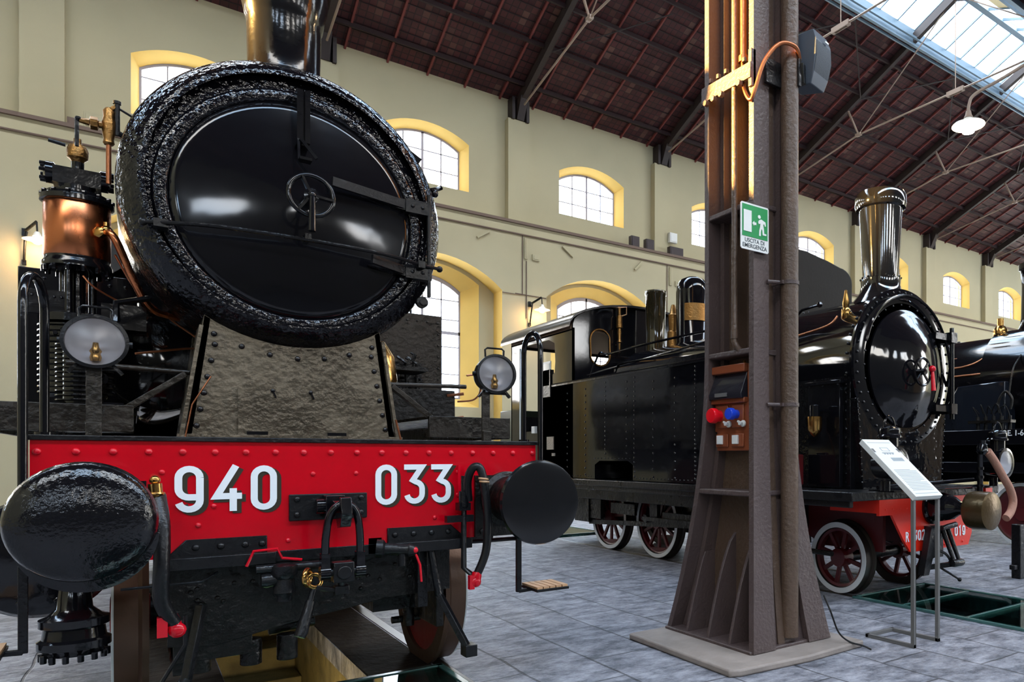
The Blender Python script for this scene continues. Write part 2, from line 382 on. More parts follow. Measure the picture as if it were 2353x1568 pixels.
for k in BAYS:
    c = 10.36 + BAY*(k-2); X0, X1 = c-BAY/2, c+BAY/2
    A = archloop(c, 1.06, 8.07, 9.27, .31); G = archloop(c-.0, .93, 8.10, 9.17, .30)
    shaped(up, X0, X1, 7.39, ZE+.05, A, YW); ring3(yel, A, YW, G, YW+.32); shaped(up, X0, X1, 7.39, ZE+.05, G, YW+.5); ring3(yel, G, YW+.32, G, YW+.5)
    up.box(X0-.31, YW-.22, 7.39, X0+.31, YW, 10.2)            # pilaster
    A = archloop(c, 1.72, .0, 5.55, .68); N = archloop(c, 1.32, 2.55, 5.72, .42); G2 = archloop(c, .96, 2.77, 5.55, .36)
    shaped(low, X0, X1, 0, 7.39, A, YL); ring3(yel, A, YL, A, YW)
    I = archloop(c, 1.72, .0, 5.55, .68)
    tri = geometry.tessellate_polygon([[Vector((a,b,0)) for a, b in I], [Vector((a,b,0)) for a, b in N]])
    low.add([(a, YW, b) for a, b in I+N], [tuple(t) for t in tri])
    ring3(yel, N, YW, G2, YW+.34); shaped(low, X0, X1, 0, 7.39, G2, YW+.5); ring3(yel, G2, YW+.34, G2, YW+.5)
    wins.append((c, G, G2))
low.add([(XA, YL, 7.39), (XB, YL, 7.39), (XB, YW, 7.39), (XA, YW, 7.39)], [(0,1,2,3)])
wb = obj('wall_back', up, CRM, smooth=0); tag(wb, kind='structure')
obj('lower_wall', low, CRM, wb, smooth=0); obj('window_reveal', yel, YEL, wb, smooth=30)
b = MB(); b.box(XA, YL-.07, 7.33, XB, YL, 7.40); o = obj('trim_4', b, TRM, smooth=0); tag(o, kind='structure')
b = MB(); b.tube([(XA, YL-.03, 7.07), (XB, YL-.03, 7.07)], .022, 8); b.tube([(7.95, YL-.02, 7.07), (7.95, YL-.02, 5.5), (7.4, YL-.02, 5.5)], .012, 6)
b.tube([(12.6, YL-.02, 7.07), (12.6, YL-.02, 5.5)], .012, 6); b.tube([(8.06, YL-.02, 6.4), (8.06, YL-.02, 4.9)], .012, 6)
b.tube([(7.75, YL-.02, 5.52), (8.62, YL-.02, 5.5)], .012, 6)
tag(obj('trim_5', b, TRM), kind='structure')
FRM = mat('window_frame_paint', CH((170,165,175)), .5)
n = 0
for c, G, G2 in wins:
    for lp, y, nx, zs in ((G, YW+.34, 3, (8.55, 9.0)), (G2, YW+.36, 3, (3.4, 4.1, 4.8, 5.3))):
        n += 1; zt = max(q[1] for q in lp); zb = lp[0][1]; hw = (lp[1][0]-lp[0][0])/2
        f = MB(); inner = [(c+(a-c)*.955, zb+.04+(z-zb)*(.955 if zt-zb > 2 else .93)) for a, z in lp]
        f.plate(lp, [inner], 'y', y, y+.06)
        f.box(c-.028, y, zb, c+.028, y+.06, zt-.02)
        for dx in (-hw/2, hw/2): f.box(c+dx-.014, y+.01, zb, c+dx+.014, y+.04, zt-.08)
        for z in zs: f.box(c-hw, y+.01, z-.013, c+hw, y+.04, z+.013)
        if zt-zb > 2: f.box(c-hw, y, 4.42, c+hw, y+.06, 4.5)
        fo = obj('window_%d' % n, f, FRM, smooth=0); tag(fo, kind='structure')
        g = MB(); g.prism(lp, 'y', y+.028, y+.034); obj('window_pane', g, GLS, fo, smooth=0)
# ------------------------------------------------ other walls (only their light and reflections are seen)
ws = MB(); openings = []
for k in range(-3, 8):
    c = 10.36 + BAY*(k-2); ws.box(c-BAY/2, -11.4, 0, c+BAY/2, -11.1, 5.8); ws.box(c-BAY/2, -11.4, 7.3, c+BAY/2, -11.1, 11.2)
    ws.box(c-BAY/2, -11.4, 5.8, c-1.0, -11.1, 7.3); ws.box(c+1.0, -11.4, 5.8, c+BAY/2, -11.1, 7.3)
tag(obj('unseen_wall_front', ws, mat('darkened_unseen_wall', CH((70,64,54)), .9), smooth=0), kind='structure')  # unseen wall, coloured dark so the glossy black reflects less
for nm, x in (('unseen_wall_left', -14.2), ('unseen_wall_right', 44.0)):
    b = MB(); b.box(x, -11.4, 0, x+.3, 18.6, 14.4); tag(obj(nm, b, CRM, smooth=0), kind='structure')
# ------------------------------------------------ roof: tiled slopes, glazed ridge
m = bpy.data.materials.new('tiled_roof_underside'); m.use_nodes = True; nt = m.node_tree; p = nt.nodes['Principled BSDF']
tc = nt.nodes.new('ShaderNodeTexCoord'); br = nt.nodes.new('ShaderNodeTexBrick')
br.offset = 0; br.inputs['Scale'].default_value = 1; br.inputs['Brick Width'].default_value = .156; br.inputs['Row Height'].default_value = .34
br.inputs['Mortar Size'].default_value = .012; br.inputs['Color1'].default_value = CH((76,31,34)); br.inputs['Color2'].default_value = CH((58,23,26)); br.inputs['Mortar'].default_value = CH((36,14,17))
nt.links.new(tc.outputs['Object'], br.inputs['Vector'])
wn = nt.nodes.new('ShaderNodeTexWhiteNoise'); sn = nt.nodes.new('ShaderNodeVectorMath'); sn.operation = 'SNAP'; sn.inputs[1].default_value = (.156,.34,50)
nt.links.new(tc.outputs['Object'], sn.inputs[0]); nt.links.new(sn.outputs[0], wn.inputs['Vector'])
r1 = nt.nodes.new('ShaderNodeValToRGB'); r1.color_ramp.elements[0].position = .9; r1.color_ramp.elements[1].position = .97; r1.color_ramp.elements[1].color = (.35,.35,.35,1)
nt.links.new(wn.outputs['Value'], r1.inputs['Fac'])
mx = nt.nodes.new('ShaderNodeMixRGB'); mx.inputs['Color2'].default_value = CH((128,100,88)); nt.links.new(r1.outputs['Color'], mx.inputs['Fac'])
nt.links.new(br.outputs['Color'], mx.inputs['Color1']); nt.links.new(mx.outputs['Color'], p.inputs['Base Color']); p.inputs['Roughness'].default_value = .7
bp = nt.nodes.new('ShaderNodeBump'); bp.inputs['Strength'].default_value = .4; bp.inputs['Distance'].default_value = .02; nt.links.new(br.outputs['Fac'], bp.inputs['Height']); bp.invert = True
nt.links.new(bp.outputs['Normal'], p.inputs['Normal']); TIL = m
SK = 1.35       # half width of the ridge skylight
def slope(mb, ya, yb, t=.12, x0=XA, x1=XB):
    za, zb = zr(ya), zr(yb); mb.add([(x0,ya,za),(x1,ya,za),(x1,yb,zb),(x0,yb,zb),(x0,ya,za+t),(x1,ya,za+t),(x1,yb,zb+t),(x0,yb,zb+t)],
        [(0,1,2,3),(7,6,5,4),(0,4,5,1),(1,5,6,2),(2,6,7,3),(3,7,4,0)])
rf = MB(); slope(rf, 18.5, 10.8+SK); slope(rf, 10.8-SK, 3.6+1e-6); slope(rf, 3.6-1e-6, -3.6+1.5); slope(rf, -3.6-1.5, -11.2)
ce = tag(obj('ceiling', rf, TIL, smooth=0), kind='structure')
pu = MB()
for y in (17.35, 16.2, 15.1, 14.0, 12.9, 8.7, 7.6, 6.5, 5.4, 4.4): pu.box(XA, y-.03, zr(y)-.13, XB, y+.03, zr(y)-.03)
for y in (2.8, 1.7, .5, -.6, -6.6, -7.7, -8.8, -10): pu.box(XA, y-.045, zr(y)-.17, XB, y+.045, zr(y)-.03)
obj('purlin', pu, PUR, ce, smooth=0)
ba = MB(); x = 8.03-BAY*5 + .468
while x < 40:
    for ya, yb in ((18.3, 12.2), (9.4, 3.7)): ba.bar((x, ya, zr(ya)-.035), (x, yb, zr(yb)-.035), .045, .06)
    x += .936
obj('common_rafter', ba, BAT, ce, smooth=0)
bt = MB()
y = 12.4
while y < 18.2:
    bt.box(XA, y-.012, zr(y)-.022, XB, y+.012, zr(y)+.001); y += .34
obj('tile_batten', bt, PUR, ce, smooth=0)
# ridge skylight
sb = MB()
for s in (1, -1):
    y = 10.8+s*SK; z = zr(y)
    sb.box(XA, y-.06, z-.22, XB, y+.02, z+.22); sb.box(XA, y-s*.16-.03, z-.12, XB, y-s*.16+.03, z-.06); sb.box(XA, y+s*.10-.02, z-.26, XB, y+s*.10+.02, z-.2)
ridge = MB(); ridge.box(XA, 10.72, 13.85, XB, 10.88, 14.02)
sl = tag(obj('window_30', sb, STL, smooth=0), kind='structure'); obj('ridge_beam', ridge, STL, sl, smooth=0)
gb = MB(); x = 8.03-BAY*4.5; cream = MB(); gp = MB()
while x < 42:
    for s in (1, -1): gb.bar((x, 10.8+s*SK, zr(10.8+SK)+.2), (x, 10.8, 13.95), .035, .06)
    x += .78
obj('glazing_bar', gb, STL, sl, smooth=0)
zg = zr(10.8+SK)+.24
gp.add([(XA,10.8+SK,zg),(XB,10.8+SK,zg),(XB,10.8,14.0),(XA,10.8,14.0),(XA,10.8-SK,zg),(XB,10.8-SK,zg)], [(0,1,2,3),(3,2,5,4)])
obj('window_pane', gp, GLS, sl, smooth=0)
x0g = 8.03-BAY*4.5
for i, sgn in ((27, 1), (30, 1), (35, 1), (40, -1)):
    X = x0g + i*.78; t0, t1 = .35, .72
    f = lambda t: (10.8+sgn*SK*(1-t), zg+(14.0-zg)*t+.012)
    (ya, za), (yb, zb) = f(t0), f(t1); cream.bar((X+.39, ya, za-.04), (X+.39, yb, zb-.04), .74, .02)
obj('blanked_pane', cream, mat('cream_panel', CH((226,204,150)), .6), sl, smooth=0)
# second nave skylight frame
b = MB(); x = -13
while x < 43: b.bar((x, -5.1, zr(-5.1)), (x, -3.6, 13.95), .04, .06); b.bar((x, -2.1, zr(-2.1)), (x, -3.6, 13.95), .04, .06); x += 1.04
b.box(XA, -3.7, 13.85, XB, -3.5, 14.0); tag(obj('window_31', b, STL, smooth=0), kind='structure')
# ------------------------------------------------ roof trusses
def truss():
    t = thing('roof_truss', (8.03, 10.8, 10.2), '', 'roof truss', 'iron roof trusses')
    x = 8.03; zf = 10.62; b = MB()
    for s in (1, -1):
        ya = 10.8+s*7.15; b.bar((x, ya, zr(10.8+7.15)-.20), (x, 10.8, 13.72), .13, .24)
        c = MB(); c.box(x-.24, ya-.25 if s > 0 else ya-.05, 10.18, x-.16, ya+.05 if s > 0 else ya+.25, ZE-.03); c.box(x+.16, ya-.25 if s > 0 else ya-.05, 10.18, x+.24, ya+.05 if s > 0 else ya+.25, ZE-.03)
        c.prism([(ya+.04*s, 10.2), (ya-.22*s, 10.2), (ya-.5*s, ZE-.05), (ya+.04*s, ZE-.05)], 'x', x-.1, x+.1); c.box(x-.24, ya-.05*s, 10.16, x+.24, ya+.02*s, 10.75)
        obj('foot_bracket', c, RWD, t, smooth=0)
        nd = (x, 10.8+s*3.28, 11.13)
        r_ = MB(); r_.tube([(x, ya-.45*s, 10.52), nd], .026, 8); r_.tube([nd, (x, 10.8+.35*s, 13.45)], .016, 8); obj('tie_rod', r_, ROD, t)
        r_ = MB(); r_.tube([nd, (x, 10.8+s*3.75, 12.15)], [.028, .04], 8); r_.ball(nd, .07, 10); r_.box(x-.05, nd[1]-.1, nd[2]-.04, x+.05, nd[1]+.1, nd[2]+.04); obj('strut', r_, ROD, t)
    obj('rafter', b, RWD, t, smooth=0)
    r_ = MB(); r_.tube([(x, 10.8-3.28, 11.13), (x, 10.8+3.28, 11.13)], .026, 8); obj('tie_rod', r_, ROD, t)
    r_ = MB(); r_.box(x-.05, 10.6, 11.07, x-.03, 11.0, 11.19); r_.box(x+.03, 10.6, 11.07, x+.05, 11.0, 11.19); r_.box(x-.05, 10.55, 11.07, x+.05, 10.62, 11.19); r_.box(x-.05, 10.98, 11.07, x+.05, 11.05, 11.19)
    obj('turnbuckle', r_, ROD, t, smooth=0); r_ = MB(); r_.tube([(x, 10.8, 11.1), (x, 10.8, 13.7)], .012, 8); obj('hanger_rod', r_, ROD, t)
    return t
TL = ['iron roof truss crossing high above the chimney of the red-fronted locomotive', 'iron roof truss landing on the pilaster right of the big smokebox',
      'iron roof truss landing on the pilaster just left of the brown column', 'iron roof truss whose rafter rises from behind the brown column',
      'iron roof truss landing behind the chimney of the narrow tank engine', 'iron roof truss with its foot just right of the narrow engine chimney',
      'iron roof truss with its foot second from the right end of the eave', 'iron roof truss farthest down the hall']
t0 = truss()
for i, k in enumerate((-1, 0, 1, 2, 3, 4, 5, 6)):
    t = t0 if k == 0 else copy_tree(t0)
    t.location = (8.03+BAY*k, 10.8, 10.2); t['label'] = TL[i]
# diagonal wind braces under the slope
b = MB(); x = 8.03
for k in range(-1, 6):
    xa = 8.03+BAY*k; b.tube([(xa, 14.0, zr(14)-.24), (xa+BAY/2, 12.3, zr(12.3)-.24)], .02, 6); b.tube([(xa+BAY, 14.0, zr(14)-.24), (xa+BAY/2, 12.3, zr(12.3)-.24)], .02, 6)
    b.tube([(xa, 16.2, zr(16.2)-.24), (xa+BAY/2, 14.1, zr(14.1)-.24)], .016, 6)
obj('wind_brace', b, RWD, ce)
# ================================================================ red-fronted locomotive
L = thing('steam_locomotive', (x940, 3.74, 0), 'large black steam locomotive with a red buffer beam numbered 940 033', 'locomotive')
C = x940; YB = 3.738
# buffer beam
b = MB(); b.box(C-1.05, YB, .85, C+1.05, YB+.03, 1.345); b.box(C-1.05, YB+.03, .88, C+1.05, YB+.3, .91)
rv = b; rv.k = 1
def rx(px): return PXY(px, YB)
def PXY(px, Y): return Y*math.tan(TH+math.atan((px-1600)/1640))
for i in range(19): rv.rivet((C-1.03+.1144*i, YB, 1.3), (0,-1,0), .0145)
for x, z in ((.656,1.2),(.843,1.2),(.215,.985),(.555,.895),(1.22,.965),(1.34,1.2),(1.34,1.08),(1.34,.965),(.09,1.215),(.09,1.08),(.7,.89),(.27,1.205-.14)):
    rv.rivet((x, YB, z), (0,-1,0), .0115)
rv.box(1.335, YB-.02, 1.07, 1.347, YB-.008, 1.235); rv.box(.135-.035, YB-.03, 1.0, .135-.02, YB-.02, 1.13)
beam = obj('buffer_beam', rv, [RED, REDB], L)
b = MB(); b.box(C-1.06, YB-.012, 1.345, C+1.06, YB+.35, 1.365); obj('beam_top_plate', b, BSH, L, bevel=.003)
for s, xs, nm in (('940', (.132, .272, .407), 0), ('033', (.93, 1.066, 1.2), 0)):
    for ch, x in zip(s, xs):
        w_ = .102
        n_ = obj('number_shadow', strokes(digit(ch, w_, .2, .027), .033, YB-.0025, YB-.001, x+.015, 1.041-.010), SHD, beam, smooth=0)
        obj('number', strokes(digit(ch, w_, .2, .027), .027, YB-.006, YB-.003, x, 1.041), WHT, beam, smooth=0)
# lower red corners cut + black angle plates under the beam
b = MB()
for xa, xb, xc, xd in ((.10, .17, .47, .47), (.985, .985, 1.30, 1.38)):
    b.prism([(xa, .85), (xd, .85), (xc, .925), (xb, .925)], 'y', YB-.012, YB)
b.box(.07, YB-.05, .80, .50, YB+.15, .852); b.box(.96, YB-.05, .80, 1.40, YB+.15, .852); b.box(.45, YB, .80, 1.0, YB+.2, .85)
for x in (.205, .295, .385, .45, 1.02, 1.11, 1.20, 1.285): b.rivet((x, YB-.012, .89), (0,-1,0), .015)
obj('beam_angle', b, BSH, L, bevel=.003)
# frame plates under the beam
b = MB(); b.prism([(C-.62, .44), (C-.45, .42), (C-.1, .49), (C+.05, .51), (C+.3, .55), (C+.62, .56), (C+.62, .80), (C-.62, .80)], 'y', YB+.16, YB+.2)
for i in range(26): b.rivet((C-.58+random.random()*1.15, YB+.16, .6+random.random()*.17), (0,-1,0), .011)
b.box(C-.6, YB+.2, .3, C-.56, 8, .8); b.box(C+.56, YB+.2, .35, C+.6, 8, .8)
for x in (C-.5, C-.3, C-.15): b.cyl((x, YB+.22, .3), (x, YB+.22, .42), .045)
b.box(C-.60, YB+.17, .36, C-.30, YB+.5, .45); b.cyl((C-.22, YB+.3, .44), (C-.02, YB+.3, .46), .035)
obj('frame', b, GRM, L, bevel=.003)
# sprung buffers
def buffer(s):
    x = C+s*.875; z = 1.05
    b = MB(); b.box(x-.18, YB-.018, z-.20, x+.18, YB, z+.13)
    for dx in (-.14, .14):
        for dz in (-.17, .10): b.hexn((x+dx, YB-.018, z+dz), (0,-1,0), .02, .02)
    b.lathe((x, YB, z), (0,-1,0), [(.15, 0), (.15, .03), (.125, .05), (.118, .2), (.122, .24), (.105, .26), (.07, .27), (.07, .42)], 40)
    o = obj('buffer', b, GRM if s > 0 else BLK, L)
    R0 = .205; h = MB()
    dome = .075 if s < 0 else .008
    prof = [(.075, -.09), (R0*.8, -.055), (R0, -.03), (R0+.008, -.012), (R0+.004, 0)]
    for i in range(1, 13):
        a = i/12; r = (R0+.004)*math.cos(a*PI/2); prof.append((max(r, .0001), dome*math.sin(a*PI/2)+ .004))
    h.lathe((x, YB-.43, z), (0,-1,0), prof, 56)
    if s < 0: h.lathe((x+.01, YB-.34, z-.05), (0,-1,0), [(.15, 0), (R0-.01, .02), (R0, .05), (.17, .07)], 40)
    obj('buffer_head', h, BUFM[s], o)
BUFM = {-1: mat('buffer_paint_lumpy', K, .10, bump=.17, bscale=50, det=4, rvar=.06, vscale=6), 1: mat('buffer_paint', (.008,.008,.009,1), .13, bump=.03, bscale=6, rvar=.06, vscale=8)}
buffer(-1); buffer(1)
# draw hook and screw coupling
b = MB(); b.box(.556, YB-.016, .984, .890, YB, 1.106)
for x, z in ((.588,1.083),(.588,1.012),(.862,1.083),(.862,1.012)): b.rivet((x, YB-.016, z), (0,-1,0), .014)
hk = obj('coupling_plate', b, BSH, L, bevel=.004)
b = MB(); b.prism([(YB, 1.02), (YB-.20, 1.02), (YB-.24, .96), (YB-.30, .97), (YB-.33, 1.03), (YB-.31, 1.10), (YB-.28, 1.10), (YB-.27, 1.045), (YB-.22, 1.075), (YB-.12, 1.08), (YB, 1.08)], 'x', C-.022, C+.022)
b.lathe((C-.075, YB-.06, 1.05), (1,0,0), [(.034, 0), (.034, .15)], 20); b.box(C-.04, YB-.1, .99, C+.04, YB-.016, 1.1)
obj('draw_hook', b, BLK, hk, bevel=.004)
b = MB(); Ys = YB-.24
pts = bez([(C-.072, Ys, .79), (C-.070, Ys-.01, .92), (C-.055, Ys-.02, 1.02), (C-.02, Ys-.03, 1.065), (C+.02, Ys-.03, 1.065), (C+.055, Ys-.02, 1.02), (C+.070, Ys-.01, .92), (C+.072, Ys, .79)])
b.tube(pts, .0165, 12)
for s in (-1, 1): b.lathe((C+s*.072-.02, Ys, .765), (1,0,0), [(.032, 0), (.032, .04)], 18); b.box(C+s*.072-.017, Ys-.024, .775, C+s*.072+.017, Ys+.024, .85)
cs = obj('coupling_shackle', b, BLK, L)
b = MB(); b.lathe((C-.06, Ys, .765), (1,0,0), [(.018, 0), (.018, .12)], 12); b.box(C-.042, Ys-.035, .72, C+.042, Ys+.035, .81); b.cyl((C, Ys-.05, .765), (C, Ys-.03, .765), .03)
b.cyl((C, Ys, .74), (C, Ys+.03, .68), .016); b.box(C-.03, Ys-.0, .66, C+.03, Ys+.05, .70)
b.bar((C-.02, Ys+.02, .68), (C-.10, Ys+.03, .70), .02, .02)
obj('trunnion', b, BSH, L, bevel=.004)
b = MB(); b.torus((C-.12, YB-.12, .735), (.8,-.5,0), .034, .011, 20); b.torus((C-.09, YB-.11, .715), (.2,-1,.3), .03, .01, 20); obj('chain_link', b, BRS, L)
b = MB(); b.tube([(C-.09, YB-.11, .69), (C-.115, YB-.13, .61)], .014); b.tube([(C-.108, YB-.12, .625), (C-.15, YB-.16, .50), (C-.16, YB-.165, .48)], [.02, .026, .024], 12); obj('coupling_handle', b, BSH, L)
# valves below the beam
b = MB(); b.lathe((.53, YB-.06, .80), (0,0,-1), [(.03, 0), (.055, .01), (.055, .05), (.04, .07), (.045, .13), (.03, .15), (.03, .17)], 20); b.lathe((.44, YB-.06, .73), (1,0,0), [(.03, 0), (.035, .02), (.02, .09)], 16)
b.lathe((.42, YB-.06, .78), (1,0,0), [(.02, 0), (.02, .25)], 12)
v = obj('drain_valve', b, BSH, L); b = MB(); b.tube([(.385, YB-.07, .80), (.41, YB-.08, .865), (.50, YB-.08, .87), (.52, YB-.07, .825), (.60, YB-.06, .81)], .0065, 8); obj('red_lever', b, REDB, v)
b = MB(); b.lathe((.93, YB-.02, .83), (1,-.3,-.1), [(.045, 0), (.045, .03), (.03, .04), (.03, .14), (.036, .15), (.02, .19)], 18); b.cyl((1.04, YB-.06, .80), (1.04, YB-.06, .74), .018)
b.box(.90, YB-.0, .80, .96, YB+.1, .88)
v = obj('steam_heating_cock', b, BSH, L); b = MB(); b.ball((1.095, YB-.08, .815), .018, 12); b.tube([(1.095, YB-.08, .81), (1.12, YB-.085, .74), (1.128, YB-.08, .655)], .006, 8); obj('red_lever', b, REDB, v)
# brake hoses
def hose(side):
    if side > 0:
        x = 1.38; Y = YB-.12
        b = MB(); b.tube(bez([(x-.005, Y+.06, 1.05), (x-.02, Y+.03, 1.16), (x+.0, Y, 1.225), (x+.035, Y-.02, 1.2), (x+.06, Y-.03, 1.0), (x+.055, Y-.03, .80), (x+.01, Y-.02, .67)]), .021, 14)
        o = obj('brake_hose', b, RUB, L); b = MB(); b.torus((x+.043, Y-.022, 1.165), (.15,0,1), .021, .006, 20, 6); b.torus((x+.047, Y-.024, 1.15), (.1,0,1), .021, .006, 20, 6); obj('hose_clip', b, WOD, o)
        b = MB(); b.tube([(x-.03, Y+.06, 1.18), (x-.03, Y+.06, .70), (x+.0, Y, .66)], .014, 10); b.cyl((x-.03, Y+.06, 1.02), (x-.03, Y+.06, 1.1), .025); b.box(x-.12, Y+.05, .94, x+.02, Y+.09, .975); b.box(x-.06, Y+.04, 1.0, x+.0, Y+.1, 1.04)
        obj('brake_pipe', b, BSH, L)
        b = MB(); b.lathe((x+.01, Y-.02, .685), (-.15,0,-1), [(.022, 0), (.026, .02), (.024, .06)], 14); b.ball((x+.0, Y-.03, .635), .028, 12, (1,.7,1)); b.box(x-.035, Y-.04, .60, x-.01, Y-.01, .67); obj('hose_coupling', b, REDB, o)
    else:
        x = .075; Y = YB-.12
        b = MB(); b.tube(bez([(x, Y+.05, 1.12), (x+.012, Y-.02, 1.0), (x+.01, Y-.05, .85), (x+.01, Y-.03, .70), (x+.05, Y-.0, .60)]), .028, 14)
        o = obj('brake_hose', b, RUB, L); b = MB(); b.cyl((x-.005, Y+.04, 1.10), (x-.01, Y+.04, 1.17), .024); b.torus((x-.005, Y+.035, 1.13), (0,0,1), .024, .006, 20, 6); b.ball((x-.01, Y+.04, 1.185), .02, 12); obj('hose_clip', b, BRS, o)
        b = MB(); b.lathe((x+.04, Y, .63), (.3,0,-1), [(.024, 0), (.028, .02), (.026, .06)], 14); b.ball((x+.062, Y-.01, .57), .032, 12, (1,.7,1)); b.box(x-.005, Y-.03, .55, x+.03, Y+.01, .63); obj('hose_coupling', b, REDB, o)
        b = MB(); b.tube([(x-.12, Y+.1, .74), (x+.15, Y+.1, .742), (x+.21, Y+.1, .78)], .006, 6); b.tube([(x+.09, Y+.02, .62), (x+.09, Y+.02, .50), (x-.02, Y+.02, .30)], .008, 6); obj('release_rod', b, BSH, L)
hose(1); hose(-1)
# head lamps
def lamp(x, z, tilt):
    Y = 3.80
    b = MB(); b.box(x-.03 if x < C else x-.075, YB+.05, 1.36, x+.02 if x < C else x-.03, YB+.062, z-.10)
    b.box(x-.03 if x < C else x-.075, YB+.03, 1.30, x+.02 if x < C else x-.03, YB+.05, 1.42)
    p_ = obj('lamp_bracket', b, SAK, L, bevel=.002)
    d = Vector((tilt, -1, 0)).normalized(); o = Vector((x, Y, z))
    b = MB(); b.lathe(o, d, [(.04, -.14), (.085, -.12), (.1, -.05), (.103, .03), (.108, .035), (.108, .05), (.096, .052), (.094, .035)], 44, False)
    b.lathe(o, d, [(.0001, -.14), (.04, -.14)], 44, False)
    sd = Vector((-d.y, d.x, 0))
    q = [o + sd*a + V(0,0,c) for a, c in ((-.05,.095), (-.052,.135), (-.04,.145), (.04,.145), (.052,.135), (.05,.095))]; b.tube(q, .0055, 8)
    for s in (-1, 1): b.bar(o+sd*s*.055+V(0,0,-.09), o+sd*s*.085+V(0,0,-.125), .03, .012); b.cyl(o+sd*s*.1, o+sd*s*.118, .012)
    b.bar(o+sd*-.07+V(0,0,-.105), o+sd*.07+V(0,0,-.105), .02, .012)
    h = obj('head_lamp', b, BSH, L)
    prof = [(.0001, -.055)] + [(.094*math.sin(t/8*PI/2), -.055+.075*(1-math.cos(t/8*PI/2))) for t in range(1, 9)]
    b = MB(); b.lathe(o+d*.01, d, prof, 36, False); obj('reflector', b, GLE, h)
    b = MB(); e = o + d*.0 + V(0,0,-.075); b.lathe(e, (0,0,1), [(.017, 0), (.02, .015), (.016, .03), (.021, .04), (.012, .055), (.009, .075)], 14); obj('burner', b, BRS, h)
    b = MB(); b.lathe(o, d, [(.0001, .052), (.05, .049), (.097, .040)], 36, False); obj('lens', b, GLL, h)
lamp(-.125, 1.745, 0); lamp(1.567, 1.735, -.12)
# handrails
for x in (C-1.066, C+1.062):
    b = MB(); ya, yb = 3.70, 3.92; k_ = .045 if x < C else 0; xi = x+k_
    pts = [(x, ya, .95), (x, ya, 1.2), (x, ya, 1.80)] + [(x+k_*(1-math.cos(R(a)))/2, (ya+yb)/2 - .11*math.cos(R(a)), 1.87+.12*math.sin(R(a))) for a in range(0, 181, 15)] + [(xi, yb, 1.80), (xi, yb, 1.375)]
    b.tube(pts, .0155, 12); b.cyl((xi, yb, 1.365), (xi, yb, 1.38), .03); b.box(x-.02, ya-.01, .93, x+.02, ya+.08, .97); obj('handrail', b, BLK, L)
# smokebox saddle
b = MB(); Yp = 4.62; zt = lambda x: 2.705 - math.sqrt(max(.80**2-(x-C)**2, 0))
top = [(C+.44-.88*i/16, zt(C+.44-.88*i/16)) for i in range(17)]
b.prism([(C-.53, 1.365), (C+.53, 1.365)] + top, 'y', Yp, Yp+.03)
b.prism([(C-.56, 1.365), (C+.56, 1.365), (C+.56, 1.40), (C-.56, 1.40)], 'y', Yp-.06, Yp)
b.prism([(C-.29, 1.40), (C+.26, 1.40), (C+.26, 1.66), (C-.29, 1.66)], 'y', Yp-.012, Yp)
for s in (-1, 1):
    b.add([(C+s*.53, Yp, 1.365), (C+s*.53, Yp+1.0, 1.365), (C+s*.44, Yp+1.0, 2.1), (C+s*.44, Yp, 2.05), (C+s*.50, Yp, 1.365), (C+s*.50, Yp+1.0, 1.365), (C+s*.41, Yp+1.0, 2.1), (C+s*.41, Yp, 2.05)],
          [(0,1,2,3),(7,6,5,4),(0,4,5,1),(1,5,6,2),(2,6,7,3),(3,7,4,0)])
    b.bar((C+s*.545, Yp-.01, 1.365), (C+s*.455, Yp-.01, 1.98), .018, .03, (0,1,0))
b.k = 1
for s in (-1, 1):
    for i in range(6): b.rivet((C+s*(.475-.081*i/5-.0), Yp, 1.445+.088*i), (0,-1,0), .0155)
for i in range(7):
    a = R(-68-44*(i+1)/8 + 0); a = R(-62 - 56*(i)/6); b.rivet((C+.865*math.cos(a)*.98, Yp, 2.705+.865*math.sin(a)), (0,-1,0), .0155)
for s in (-1, 1): b.rivet((C-.03+s*.095, Yp-.012, 1.65), (0,-1,0), .012); b.bar((C-.03+s*.095, Yp-.018, 1.65), (C-.015+s*.095, Yp-.02, 1.61), .012, .008)
for s in (-.2, .2): b.box(C+s-.05, Yp-.03, 1.395, C+s+.05, Yp-.005, 1.42)
obj('smokebox_saddle', b, [SAD, BLK], L)
# smokebox: barrel, rolled front ring, door
b = MB(); zc = 2.705; o = (C, 4.56, zc)
prof = [(.695, -.035), (.712, -.036), (.74, -.018), (.775, .022), (.80, .062), (.811, .10), (.814, .14), (.814, 1.45), (.75, 1.46), (.75, 4.5)]
b.lathe(o, (0,1,0), prof, 96, False)
smk = obj('smokebox', b, LMP, L, smooth=60)
b = MB(); b.lathe((C, 4.56, 2.66), (0,1,0), [(.596, .05), (.60, -.012), (.612, -.022), (.655, -.022), (.668, -.012), (.672, .01), (.70, .01), (.70, .05)], 96, False)
for i in range(40): a = 2*PI*(i+.5)/40; b.hexn((C+.634*math.cos(a), 4.54, 2.66+.634*math.sin(a)), (0,-1,0), .012, .012)
obj('door_ring', b, LMP, L, smooth=50)
b = MB(); b.lathe((C, 4.56, 2.68), (0,1,0), [(.65, .03), (.73, .03)], 96, False); obj('front_plate', b, LMP, smk)
b = MB(); prof = [(.0001, -.105)]
for i in range(1, 17): r = .594*i/16; prof.append((r, -.105+.09*(r/.594)**1.25))
prof += [(.598, -.005), (.596, .03)]
b.lathe((C, 4.56, 2.66), (0,1,0), prof, 96, False)
door = obj('smokebox_door', b, mat('door_enamel', K, .10, bump=.16, bscale=3.2, det=2), L, smooth=60)
b = MB(); yh = 4.22; b.torus((C-.0, yh, 2.66), (0,1,0), .106, .0125, 44, 10); b.lathe((C, yh+.0, 2.66), (0,-1,0), [(.03, -.18), (.03, -.02), (.036, -.01), (.036, .012), (.018, .016), (.018, .03)], 20)
